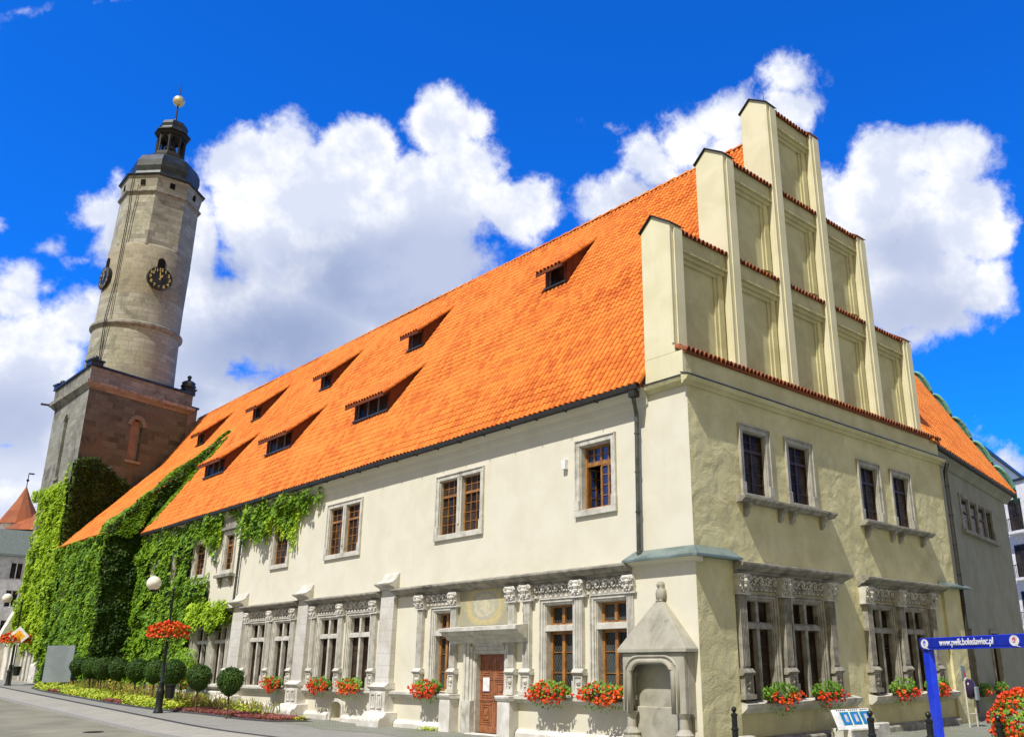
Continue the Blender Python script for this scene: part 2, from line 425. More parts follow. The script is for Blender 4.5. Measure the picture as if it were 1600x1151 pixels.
def paving(name, c1, c2, mort, w, h, rot=0.0, bstr=0.5, big=None, offs=0.5):
    m, N, b = newmat(name)
    oc = N.n('ShaderNodeTexCoord').outputs['Object']
    mp = N.n('ShaderNodeMapping')
    N.put(mp.inputs[0], oc)
    mp.inputs['Rotation'].default_value = (0, 0, rot)
    br = N.n('ShaderNodeTexBrick')
    N.put(br.inputs['Vector'], mp.outputs[0])
    br.offset = offs
    br.inputs['Color1'].default_value = (0, 0, 0, 1)
    br.inputs['Color2'].default_value = (1, 1, 1, 1)
    br.inputs['Mortar'].default_value = (0.5, 0.5, 0.5, 1)
    br.inputs['Scale'].default_value = 1
    br.inputs['Mortar Size'].default_value = 0.008
    br.inputs['Brick Width'].default_value = w
    br.inputs['Row Height'].default_value = h
    c = N.mix(br.outputs[0], c1, c2)
    c = N.mix(N.ss(N.noise(oc, 0.6, 8, 0.65, 0.4), 0.4, 0.7), c, big or c2)
    c = N.mix(N.m('MULTIPLY', br.outputs['Fac'], 0.8), c, mort)
    N.put(b.inputs['Base Color'], c)
    b.inputs['Roughness'].default_value = 0.85
    bump(N, b, N.m('SUBTRACT', N.m('MULTIPLY', N.noise(oc, 30, 4, 0.6), 0.4), br.outputs['Fac']), bstr, 0.01)
    return m


M['asphalt'] = mottled('worn_asphalt', (0.225, 0.215, 0.155), (0.17, 0.163, 0.12), 0.5, 0.9, 60, 0.5, (0.28, 0.27, 0.20), 0.3, bdist=0.01)
M['pavers'] = paving('grey_pavers', (0.29, 0.28, 0.245), (0.23, 0.225, 0.20), (0.12, 0.12, 0.10), 0.2, 0.1)
M['setts'] = paving('granite_setts', (0.25, 0.25, 0.22), (0.18, 0.18, 0.155), (0.10, 0.12, 0.06), 0.12, 0.11, big=(0.17, 0.19, 0.12))
M['darksetts'] = paving('dark_setts', (0.075, 0.075, 0.078), (0.05, 0.05, 0.055), (0.03, 0.03, 0.03), 0.1, 0.1)
M['strip'] = paving('pale_slabs', (0.36, 0.34, 0.28), (0.29, 0.275, 0.225), (0.16, 0.15, 0.12), 0.5, 0.35)
M['granite'] = mottled('granite_kerb', (0.34, 0.33, 0.31), (0.25, 0.245, 0.23), 20, 0.8, 60, 0.3)
M['earth'] = mottled('ground_earth', (0.20, 0.19, 0.15), (0.14, 0.135, 0.11), 0.4, 0.95, 20, 0.5)


# ------------------------------------------------------------------ mesh builder
class MB:
    def __init__(s):
        s.v, s.f, s.uv = [], [], {}

    def p(s, co, uv=None):
        s.v.append(tuple(co))
        if uv:
            s.uv[len(s.v) - 1] = uv
        return len(s.v) - 1

    def poly(s, pts, uvs=None):
        s.f.append([s.p(q, uvs[i] if uvs else None) for i, q in enumerate(pts)])

    def box(s, fr, u0, u1, v0, v1, n0, n1):
        c = [s.p(fr(a, b, c)) for c in (n0, n1) for b in (v0, v1) for a in (u0, u1)]
        for q in ((0, 1, 3, 2), (4, 5, 7, 6), (0, 1, 5, 4), (2, 3, 7, 6), (0, 2, 6, 4), (1, 3, 7, 5)):
            s.f.append([c[i] for i in q])

    def tbox(s, fr, u0, u1, v0, v1, n0, a, b):
        """moulding: depth a at the bottom, b at the top, ends tapering with it"""
        s.prism(fr, [(n0, v0), (a, v0), (b, v1), (n0, v1)], u0, u1)

    def prism(s, fr, prof, u0, u1, e0=None, e1=None):
        """profile of (n, v) points swept along u"""
        a = [s.p(fr(u0, v, n)) for n, v in prof]
        b = [s.p(fr(u1, v, n)) for n, v in prof]
        k = len(prof)
        for i in range(k):
            j = (i + 1) % k
            s.f.append([a[i], a[j], b[j], b[i]])
        s.f.append(a)
        s.f.append(b[::-1])

    def extr(s, fr, poly, n0, n1):
        """outline of (u, v) points given a thickness along n"""
        a = [s.p(fr(u, v, n0)) for u, v in poly]
        b = [s.p(fr(u, v, n1)) for u, v in poly]
        k = len(poly)
        for i in range(k):
            j = (i + 1) % k
            s.f.append([a[i], a[j], b[j], b[i]])
        s.f.append(a)
        s.f.append(b[::-1])

    def tube(s, pts, r, k=6, closed=False, cap=True):
        pts = [Vector(q) for q in pts]
        n = len(pts)
        rings = []
        for i, q in enumerate(pts):
            a = pts[(i - 1) % n] if (closed or i > 0) else q
            b = pts[(i + 1) % n] if (closed or i < n - 1) else q
            t = (b - a).normalized()
            w = Vector((0, 0, 1)) if abs(t.z) < 0.9 else Vector((1, 0, 0))
            x = t.cross(w).normalized()
            y = t.cross(x)
            rr = r[i] if isinstance(r, (list, tuple)) else r
            rings.append([s.p(q + rr * (math.cos(2 * math.pi * j / k) * x + math.sin(2 * math.pi * j / k) * y)) for j in range(k)])
        for i in range(n if closed else n - 1):
            A, B = rings[i], rings[(i + 1) % n]
            for j in range(k):
                s.f.append([A[j], A[(j + 1) % k], B[(j + 1) % k], B[j]])
        if cap and not closed:
            s.f.append(rings[0][::-1])
            s.f.append(rings[-1])

    def lathe(s, c, prof, k=24, ph=0.0, cap=True, leanf=None):
        """profile of (r, z) about a vertical axis through c"""
        rings = []
        for r, z in prof:
            ox, oy = leanf(z) if leanf else (0, 0)
            rings.append([s.p((c[0] + ox + r * math.cos(ph + 2 * math.pi * j / k), c[1] + oy + r * math.sin(ph + 2 * math.pi * j / k), z),
                              None) for j in range(k)])
        for i in range(len(prof) - 1):
            for j in range(k):
                s.f.append([rings[i][j], rings[i][(j + 1) % k], rings[i + 1][(j + 1) % k], rings[i + 1][j]])
        if cap:
            s.f.append(rings[0][::-1])
            s.f.append(rings[-1])

    def ball(s, c, r, k=10, m=7, sq=(1, 1, 1)):
        rings = []
        for i in range(m + 1):
            a = math.pi * i / m
            rings.append([s.p((c[0] + sq[0] * r * math.sin(a) * math.cos(2 * math.pi * j / k), c[1] + sq[1] * r * math.sin(a) * math.sin(2 * math.pi * j / k),
                               c[2] + sq[2] * r * math.cos(a))) for j in range(k)])
        for i in range(m):
            for j in range(k):
                s.f.append([rings[i][j], rings[i][(j + 1) % k], rings[i + 1][(j + 1) % k], rings[i + 1][j]])

    def build(s, name, mat, parent=None, smooth=False, cyl=None, bevel=0.0, recalc=True):
        me = bpy.data.meshes.new(name)
        me.from_pydata(s.v, [], s.f)
        me.update()
        uvl = me.uv_layers.new(name='UVMap')
        dat = []
        for pl in me.polygons:
            nn = pl.normal
            h = math.hypot(nn.x, nn.y)
            for li in pl.loop_indices:
                vi = me.loops[li].vertex_index
                co = me.vertices[vi].co
                if vi in s.uv:
                    dat += s.uv[vi]
                elif cyl:
                    ang = math.atan2(co.y - cyl[1], co.x - cyl[0])
                    cc = math.atan2(pl.center.y - cyl[1], pl.center.x - cyl[0])
                    if ang - cc > math.pi:
                        ang -= 2 * math.pi
                    if cc - ang > math.pi:
                        ang += 2 * math.pi
                    dat += [ang * cyl[2], co.z]
                elif h < 0.3:
                    dat += [co.x, co.y]
                else:
                    dat += [(-nn.y * co.x + nn.x * co.y) / h, co.z]
        uvl.data.foreach_set('uv', dat)
        if recalc:
            bm = bmesh.new()
            bm.from_mesh(me)
            bmesh.ops.recalc_face_normals(bm, faces=bm.faces)
            bm.to_mesh(me)
            bm.free()
        if smooth:
            for pl in me.polygons:
                pl.use_smooth = True
        me.materials.append(M[mat] if isinstance(mat, str) else mat)
        o = bpy.data.objects.new(name, me)
        COL.objects.link(o)
        if parent:
            o.parent = parent
            o.matrix_parent_inverse = Matrix.Identity(4)
            o.location = -WORLDLOC[parent.name]
        WORLDLOC[o.name] = Vector((0, 0, 0))
        if bevel:
            md = o.modifiers.new('bevel', 'BEVEL')
            md.width = bevel
            md.segments = 1
            md.limit_method = 'ANGLE'
        return o


WORLDLOC = {}     # where each parent's origin stands in the world (children are modelled in world space)


def thing(name, loc, label, cat, group=None):
    o = bpy.data.objects.new(name, None)
    o.empty_display_size = 0.3
    COL.objects.link(o)
    o.location = loc
    WORLDLOC[o.name] = Vector(loc)
    tag(o, label, cat, group)
    return o


def tag(o, label=None, cat=None, group=None, kind=None):
    if label:
        o['label'] = label
    if cat:
        o['category'] = cat
    if group:
        o['group'] = group
    if kind:
        o['kind'] = kind
    return o


def copy_tree(o, parent=None):
    c = o.copy()
    COL.objects.link(c)
    if parent:
        c.parent = parent
    for ch in list(o.children):
        copy_tree(ch, c)
    return c


def frL(u, v, n): return Vector((-n, u, v))           # long street front, n outwards to -x
def frG(u, v, n): return Vector((u, -n, v))           # gable front, n outwards to -y


WA = R(9.3)


def frW(u, v, n):                                     # rear wing front
    return Vector((16 + u * math.cos(WA) + n * math.sin(WA), 0.5 + u * math.sin(WA) - n * math.cos(WA), v))


def frZ(x, z, n): return Vector((x, n, z))


def wall(mb, fr, U0, U1, V0, V1, holes, depth):
    us = sorted({U0, U1, *[h[0] for h in holes], *[h[1] for h in holes]})
    vs = sorted({V0, V1, *[h[2] for h in holes], *[h[3] for h in holes]})
    for a, b in zip(us, us[1:]):
        for c, d in zip(vs, vs[1:]):
            mu, mv = (a + b) / 2, (c + d) / 2
            if any(h[0] < mu < h[1] and h[2] < mv < h[3] for h in holes):
                continue
            mb.poly([fr(a, c, 0), fr(b, c, 0), fr(b, d, 0), fr(a, d, 0)])
    for h in holes:
        a, b, c, d = h[:4]
        mb.poly([fr(a, c, 0), fr(a, d, 0), fr(a, d, -depth), fr(a, c, -depth)])
        mb.poly([fr(b, c, 0), fr(b, d, 0), fr(b, d, -depth), fr(b, c, -depth)])
        mb.poly([fr(a, c, 0), fr(b, c, 0), fr(b, c, -depth), fr(a, c, -depth)])
        mb.poly([fr(a, d, 0), fr(b, d, 0), fr(b, d, -depth), fr(a, d, -depth)])


def ring(mb, fr, u0, u1, v0, v1, w, n0, n1, sides='lrtb'):
    """rectangular frame of width w inside u0..u1, v0..v1; pieces butt end to end"""
    lo = v0 + (w if 'b' in sides else 0)
    hi = v1 - (w if 't' in sides else 0)
    if 'l' in sides:
        mb.box(fr, u0, u0 + w, lo, hi, n0, n1)
    if 'r' in sides:
        mb.box(fr, u1 - w, u1, lo, hi, n0, n1)
    if 't' in sides:
        mb.box(fr, u0, u1, v1 - w, v1, n0, n1)
    if 'b' in sides:
        mb.box(fr, u0, u1, v0, v0 + w, n0, n1)


def pantiles(mb, o, ud, vd, ulen, vlen, tw=0.25, th=0.36, lift=0.024, amp=0.085, sagging=False):
    """real pantile relief on the plane through o spanned by ud (along the eave) and vd (up the slope)"""
    nd = ud.cross(vd).normalized()
    if nd.z < 0:
        nd = -nd
    prof = [(0.0, -0.55), (0.05, 0.45), (0.18, 0.92), (0.42, 1.0), (0.66, 0.62), (0.88, -0.35)]
    nc = max(1, round(ulen / tw))
    tw = ulen / nc
    nr = max(1, round(vlen / th))
    th = vlen / nr
    cols = []
    for i in range(nc):
        for t, h in prof:
            cols.append(((i + t) * tw, h * amp, i))
    cols.append((nc * tw, 0.0, nc - 1))
    prev = None
    rnd = random.Random(3)
    jit = [[(rnd.random() - 0.5) * 0.022 for _ in range(nc)] for _ in range(nr)]
    for r in range(nr):
        lowr, topr = [], []
        for cu, h, ci in cols:
            j = jit[r][min(ci, nc - 1)]
            sag = nd * (0.05 * noise.noise(Vector((cu * 0.25, r * 0.12, 2.0))) if sagging else 0.0)
            lowr.append(mb.p(sag + o + ud * cu + vd * (r * th + j) + nd * (h + lift + j * 0.3), (cu / tw + 0.001, r + 0.1)))
            topr.append(mb.p(sag + o + ud * cu + vd * ((r + 1) * th + 0.02) + nd * h, (cu / tw + 0.001, r + 0.9)))
        for i in range(len(cols) - 1):
            mb.f.append([lowr[i], lowr[i + 1], topr[i + 1], topr[i]])
            # lower lip
        lip = [mb.p(Vector(mb.v[x]) - nd * (lift + 0.012), (cols[i][0] / tw + 0.001, r + 0.1)) for i, x in enumerate(lowr)]
        for i in range(len(cols) - 1):
            mb.f.append([lip[i], lip[i + 1], lowr[i + 1], lowr[i]])


def inpoly(x, y, P):
    c = False
    j = len(P) - 1
    for i in range(len(P)):
        if (P[i][1] > y) != (P[j][1] > y) and x < (P[j][0] - P[i][0]) * (y - P[i][1]) / (P[j][1] - P[i][1]) + P[i][0]:
            c = not c
        j = i
    return c


def leaf(mb, c, d, up, size, fold=0.25, w=0.8):
    """folded leaf: d is the facing normal, up points to the stalk"""
    s = d.cross(up).normalized()
    t = s.cross(d).normalized()
    a = c + t * size * 0.5
    b = c - t * size * 0.5
    l = c - s * size * 0.5 * w - d * size * fold * 0.5
    r = c + s * size * 0.5 * w - d * size * fold * 0.5
    i = [mb.p(q) for q in (a, r, b, l)]
    mb.f.append([i[0], i[1], i[2]])
    mb.f.append([i[0], i[2], i[3]])


def ivy_sheet(name, fr, incl, excl, dens, size, n0=0.1, clump=0.35, mat='ivy', seed=1, parent=None, back=True, edge=0.35, fringe=True):
    rnd = random.Random(seed)
    mb = MB()
    xs = [p[0] for q in incl for p in q]
    ys = [p[1] for q in incl for p in q]
    x0, x1, y0, y1 = min(xs), max(xs), min(ys), max(ys)
    out = Vector(fr(0, 0, 1)) - Vector(fr(0, 0, 0))
    N_ = int((x1 - x0) * (y1 - y0) * dens)
    for _ in range(N_):
        u = rnd.uniform(x0, x1)
        v = rnd.uniform(y0, y1)
        ju, jv = u + rnd.gauss(0, 0.12), v + rnd.gauss(0, 0.12)
        if not any(inpoly(ju, jv, q) for q in incl) or any(inpoly(ju, jv, q) for q in excl):
            continue
        cl = noise.noise(Vector((u * 0.9, v * 0.9, seed))) + 0.5 * noise.noise(Vector((u * 2.4, v * 2.4, seed + 9)))
        n = n0 + clump * (0.45 + 0.8 * cl) + rnd.random() * 0.12
        n = max(0.04, n)
        d = (out * 1.0 + Vector((0, 0, 0.75)) + Vector((rnd.gauss(0, 0.38), rnd.gauss(0, 0.38), rnd.gauss(0, 0.35)))).normalized()
        leaf(mb, fr(u, v, n), d, Vector((rnd.gauss(0, .3), rnd.gauss(0, .3), 1)), size * rnd.uniform(0.65, 1.25))
    o = mb.build(name, mat, parent, recalc=False)
    if back:
        g = MB()
        st = 0.5
        nx = int((x1 - x0) / st) + 1
        ny = int((y1 - y0) / st) + 1
        for i in range(nx):
            for j in range(ny):
                a, b = x0 + i * st, y0 + j * st
                cs = [(a, b), (a + st, b), (a + st, b + st), (a, b + st)]
                if all(any(inpoly(p[0], p[1], q) for q in incl) for p in cs) and not any(inpoly(a + st / 2, b + st / 2, q) for q in excl) \
                        and not any(inpoly(p[0], p[1], q) for q in excl for p in cs):
                    hs = [0.05 + max(0, 0.10 * noise.noise(Vector((p[0], p[1], 3)))) for p in cs]
                    g.poly([fr(p[0], p[1], h) for p, h in zip(cs, hs)])
        if g.f:
            g.build('ivy_backing', 'ivyback', o, recalc=False)
    return o


# ------------------------------------------------------------------ ground
def gz(y):
    a = max(0.0, min(y, 60.0) - 15.0)
    z = a * 0.028
    if a < 6:
        z = a * a * 0.028 / 12
    else:
        z = (a - 3) * 0.028
    return z


YS = [-220, -60, -30, -10, 0, 8, 15, 16, 17, 18, 19, 20, 21, 24, 28, 32, 36, 40, 45, 50, 55, 60, 62, 75, 100, 160, 400]


def strip(name, x0, x1, dz, mat, y0=-220, y1=400, label=None):
    ys = sorted({y0, y1, *[y for y in YS if y0 < y < y1]})
    f0 = x0 if callable(x0) else (lambda y: x0)
    f1 = x1 if callable(x1) else (lambda y: x1)
    mb = MB()
    for a, b in zip(ys, ys[1:]):
        mb.poly([(f0(a), a, gz(a) + dz), (f1(a), a, gz(a) + dz), (f1(b), b, gz(b) + dz), (f0(b), b, gz(b) + dz)])
    o = mb.build(name, mat)
    tag(o, kind='structure')
    return o


strip('ground', -400, 600, -0.16, 'earth', -400, 900)
strip('road', -60, -7.0, -0.10, 'asphalt', 6, 400)
strip('forecourt', -60, -7.0, -0.004, 'setts', -220, 6)
strip('paved_strip', -7.0, -5.25, 0.0, 'strip', 6, 400)
strip('drainage_channel', -5.25, -5.0, -0.012, 'darksetts', 6, 400)
strip('pavement', -5.0, 60, 0.0, 'pavers', 6, 400)
strip('town_square', -7.0, 200, 0.0, 'setts', -220, 6)
kb = MB()
ys = sorted({6, 130, *[y for y in YS if 6 < y < 130]})
for a, b in zip(ys, ys[1:]):
    for x0, x1 in ((-7.16, -7.003),):
        q = [(x0, a, gz(a)), (x1, a, gz(a)), (x1, b, gz(b)), (x0, b, gz(b))]
        t = [Vector(p) + Vector((0, 0, 0.012)) for p in q]
        d = [Vector(p) - Vector((0, 0, 0.15)) for p in q]
        kb.poly(t)
        kb.poly([d[0], d[3], t[3], t[0]])
        kb.poly([d[1], d[2], t[2], t[1]])
tag(kb.build('kerb', 'granite'), kind='structure')
# mossy cobbles at the foot of the wall
mb = MB()
ys = [-0.2, 4, 8, 12, 15, 16, 17, 18, 19]
for a, b in zip(ys, ys[1:]):
    w0 = 2.3 + 0.3 * math.sin(a)
    w1 = 2.3 + 0.3 * math.sin(b)
    mb.poly([(-w0, a, gz(a) + 0.006), (0, a, gz(a) + 0.006), (0, b, gz(b) + 0.006), (-w1, b, gz(b) + 0.006)])
tag(mb.build('cobbled_path', 'setts'), kind='structure')

# ------------------------------------------------------------------ town hall
HALL = thing('town_hall', (0, 0, 0), 'long cream town hall with steep orange tiled roof and stepped gable', 'town hall')
LT = 54.6                                   # far end of the long front, at the tower

upL = [  # u0, u1, v0, v1, lights, style
    (3.00, 4.36, 6.60, 8.62, 1, 'open'), (9.42, 11.90, 6.60, 8.62, 2, 'grid'), (17.62, 20.18, 6.60, 8.62, 2, 'grid'),
    (24.0, 25.45, 6.60, 8.50, 1, 'grid'), (30.1, 31.2, 6.80, 8.62, 1, 'grid'), (33.8, 35.2, 6.80, 8.5, 1, 'grid'), (37.2, 38.4, 6.80, 8.4, 1, 'grid')]
loL = [(2.50, 3.72, 1.25, 3.88, 'near'), (4.71, 5.96, 1.25, 3.88, 'near'), (10.92, 11.84, 1.25, 3.88, 'near'),
       (16.26, 17.80, 1.25, 3.95, 'cross'), (18.78, 20.24, 1.25, 3.95, 'cross'), (23.02, 24.44, 1.25, 3.95, 'cross'), (25.52, 27.04, 1.25, 3.95, 'cross'),
       (29.8, 31.25, 1.25, 3.95, 'cross'), (32.1, 33.6, 1.25, 3.95, 'cross')]
DOOR = (7.92, 9.45, 0.03, 2.48)
mb = MB()
holesU = [h[:4] for h in upL]
holesD = [h[:4] for h in loL] + [DOOR, (17.95, 18.85, 0.12, 0.72)]
wall(mb, frL, 0.0, 44.0, 5.0, 10.2, holesU, 0.42)
wall(mb, frL, 0.0, 44.0, -0.5, 5.0, holesD, 0.5)
# plaster cove under the eaves
mb.prism(frL, [(0.003, 9.35), (0.06, 9.4), (0.10, 9.62), (0.30, 9.82), (0.30, 9.86), (0.003, 9.86)], 1.46, 44.0)
mb.build('wall', 'plaster', HALL)
mb = MB()                                   # projecting west wing beside the tower
wingE = lambda u, v, n: Vector((-2.0 - n, u, v))
wall(mb, wingE, 44.0, 54.9, 0.3, 9.85, [(45.4, 46.9, 5.8, 7.8), (48.9, 50.6, 5.8, 7.8), (52.0, 53.6, 5.9, 7.7)], 0.4)
mb.poly([(-2.0, 44, 0.3), (0.6, 44, 0.3), (0.6, 44, 11.0), (0, 44, 11.0), (-2.0, 44, 9.85)])
mb.poly([(-2.0, 44, 9.85), (0.6, 44, 11.0), (4.3, 44, 16.85), (0.0, 44, 10.2)])
mb.build('wing_wall', 'plaster', HALL)
mb = MB()                                   # hidden long walls
mb.poly([(15.9, 0.5, -0.5), (15.9, 62, -0.5), (15.9, 62, 10), (15.9, 0.5, 10)])
mb.poly([(0, 60, -0.5), (15.9, 60, -0.5), (15.9, 60, 10), (7.9, 60, 22), (0, 60, 10)])
mb.build('rear_wall', 'plaster_grey', HALL)
mb = MB()
mb.box(frZ, 0.9, 1.2, -0.5, 9.6, 1.0, 44)
mb.build('inner_wall', 'dark', HALL)

# main roof
EX, EZ, RX, RZ = -0.42, 9.93, 7.8, 22.12
SL = (RZ - EZ) / (RX - EX)
sv = Vector((RX - EX, 0, RZ - EZ))
SLEN = sv.length
sv.normalize()


def zroof(x): return EZ + SL * (x - EX)


mb = MB()
pantiles(mb, Vector((EX, 1.42, EZ)), Vector((0, 1, 0)), sv, 59.3 - 1.42, SLEN, 0.25, 0.37, sagging=True)
roof = mb.build('roof', 'tile', HALL, recalc=False)
mb = MB()
for a, b in ((1.42, 59.3),):
    mb.poly([(RX, a, RZ), (RX, b, RZ), (16.2, b, EZ), (16.2, a, EZ)])
    mb.poly([(EX + .05, a, EZ - 0.06), (EX + .05, b, EZ - 0.06), (RX, b, RZ - 0.08), (RX, a, RZ - 0.08)])
    mb.poly([(EX + .05, a, EZ - 0.06), (EX + .05, b, EZ - 0.06), (0.0, b, EZ - 0.14), (0.0, a, EZ - 0.14)])
mb.build('roof_boarding', 'tile_red', roof)
mb = MB()
y = 1.42
i = 0
while y < 59.2:
    pr = []
    for a in range(7):
        t = math.pi * a / 6
        pr.append((RX - 0.15 * math.cos(t), RZ - 0.03 + 0.15 * math.sin(t) + 0.03 * (i % 2) + 0.02 * math.sin(y * .3)))
    A = [mb.p((x, y, z)) for x, z in pr]
    B = [mb.p((x, y + 0.42, z - 0.025)) for x, z in pr]
    for k in range(6):
        mb.f.append([A[k], A[k + 1], B[k + 1], B[k]])
    mb.f.append(A)
    y += 0.38
    i += 1
mb.build('ridge_cap', 'tile', roof)
# wing roof: flatter plane standing out from the main one, its verge overgrown
WS = 1.075
wv = Vector((1, 0, WS)).normalized()
wx1 = (9.92 + 2.3 * WS - EZ - SL * 0.42) / (SL - WS)
wlen = (wx1 + 2.34) / wv.x
mb = MB()
pantiles(mb, Vector((-2.34, 43.9, 9.90)), Vector((0, 1, 0)), wv, 11.6, wlen, 0.25, 0.37, sagging=True)
mb.poly([(-2.3, 43.9, 9.86), (-2.3, 55.5, 9.86), (wx1, 55.5, 9.83 + WS * (wx1 + 2.3)), (wx1, 43.9, 9.83 + WS * (wx1 + 2.3))])
mb.build('wing_roof', 'tile', HALL, recalc=False)

# gutter and downpipes
mb = MB()
mb.prism(frL, [(0.36, 9.90), (0.38, 9.78), (0.45, 9.74), (0.53, 9.78), (0.55, 9.92), (0.52, 9.92), (0.50, 9.81), (0.45, 9.78), (0.41, 9.81), (0.39, 9.90)], 1.46, 43.9)
for k in range(30):
    mb.box(frL, 1.8 + k * 1.4, 1.825 + k * 1.4, 9.735, 9.93, 0.34, 0.555)
mb.build('gutter', 'lead', HALL)


def downpipe(x, pts, parent=HALL, r=0.065, mat='zinc'):
    mb = MB()
    mb.tube(pts, r, 8)
    a, b = Vector(pts[-2]), Vector(pts[-1])
    L = (b - a).length
    k = 0.6
    while k < L:
        q = a + (b - a) * (k / L)
        mb.tube([q - Vector((0, 0, .02)), q + Vector((0, 0, .02))], r + 0.018, 8)
        k += 1.15
    return mb.build('downpipe', mat, parent, smooth=False)


downpipe(0, [(-0.45, 1.62, 9.76), (-0.42, 1.66, 9.5), (-0.16, 1.80, 9.15), (-0.16, 1.85, 5.02)])
downpipe(0, [(-0.45, 29.0, 9.76), (-0.14, 29.0, 9.2), (-0.14, 29.15, 5.2)])
mb = MB()
mb.box(frL, 1.50, 1.75, 9.55, 9.74, 0.34, 0.56)
mb.build('rain_hopper', 'lead', HALL)

# corner pier, thicker below the copper ledge
mb = MB()
mb.box(frZ, -0.09, 0.6, -0.5, 4.92, -0.09, 2.2)
mb.prism(frL, [(0.02, 4.92), (0.26, 4.9), (0.34, 4.84), (0.02, 4.7)], -0.30, 2.25)
mb.build('corner_pier', 'plaster', HALL, bevel=0.01)
mb = MB()
mb.box(frZ, -0.075, 1.55, -0.5, 4.92, -0.094, 0.3)
mb.build('corner_pier', 'plaster_gable', HALL)  # gable side of the pier in the darker plaster, shade put into colour


def hipledge(name, x0, x1, y0, y1, mat):
    pass


mb = MB()
# copper covering wrapping the corner, hipped at the arris
a = [(-0.40, -0.40), (-0.40, 2.3), (0.0, 2.3), (0.0, 0.0), (1.6, 0.0), (1.6, -0.40)]
P_ = lambda x, y, z: (x, y, z)
mb.poly([P_(-0.40, -0.40, 4.90), P_(-0.40, 2.3, 4.90), P_(0.002, 2.15, 5.17), P_(0.002, -0.002, 5.17)])
mb.poly([P_(-0.40, -0.40, 4.90), P_(0.002, -0.002, 5.17), P_(1.5, -0.002, 5.17), P_(1.62, -0.40, 4.90)])
mb.poly([P_(-0.40, -0.40, 4.90), P_(-0.40, 2.3, 4.90), P_(-0.40, 2.3, 4.84), P_(-0.40, -0.40, 4.84)])
mb.poly([P_(-0.40, -0.40, 4.90), P_(1.62, -0.40, 4.90), P_(1.62, -0.40, 4.84), P_(-0.40, -0.40, 4.84)])
mb.poly([P_(-0.40, -0.40, 4.84), P_(-0.40, 2.3, 4.84), P_(0, 2.3, 4.84), P_(0, -0.09, 4.84), P_(1.62, -0.09, 4.84), P_(1.62, -0.40, 4.84)])
mb.poly([P_(-0.40, 2.3, 4.90), P_(0.002, 2.15, 5.17), P_(0.002, 2.3, 4.84), P_(-0.40, 2.3, 4.84)])
mb.build('copper_ledge', 'copper_grey', HALL, recalc=False)

# ------------------------------------------------------------------ windows


def casement(f, g, fr, u0, u1, v0, v1, n, cols, rows, tr=None, w=0.055, mw=0.022):
    """wooden frame with glazing bars into f, glass into g"""
    ring(f, fr, u0, u1, v0, v1, w, n, n + 0.06)
    g.poly([fr(u0, v0, n + 0.012), fr(u1, v0, n + 0.012), fr(u1, v1, n + 0.012), fr(u0, v1, n + 0.012)])
    vb = v1
    if tr:
        f.box(fr, u0 + w, u1 - w, tr - 0.04, tr + 0.05, n, n + 0.075)
        for q in range(1, cols):
            uu = u0 + w + (u1 - u0 - 2 * w) * q / cols
            mm = w * 0.55 if (cols == 2 or q * 2 == cols) else mw / 2
            f.box(fr, uu - mm, uu + mm, tr + 0.05, v1 - w, n, n + 0.052)
        vv = (tr + v1) / 2
        f.box(fr, u0 + w, u1 - w, vv - mw / 2, vv + mw / 2, n, n + 0.035)
        vb = tr - 0.04
    for q in range(1, cols):
        uu = u0 + w + (u1 - u0 - 2 * w) * q / cols
        mm = w * 0.65 if (cols == 2 or q * 2 == cols) else mw / 2
        f.box(fr, uu - mm, uu + mm, v0 + w, vb if tr else v1 - w, n, n + 0.055)
    for q in range(1, rows):
        vv = v0 + w + (vb - v0 - w) * q / rows
        f.box(fr, u0 + w, u1 - w, vv - mw / 2, vv + mw / 2, n, n + 0.035)


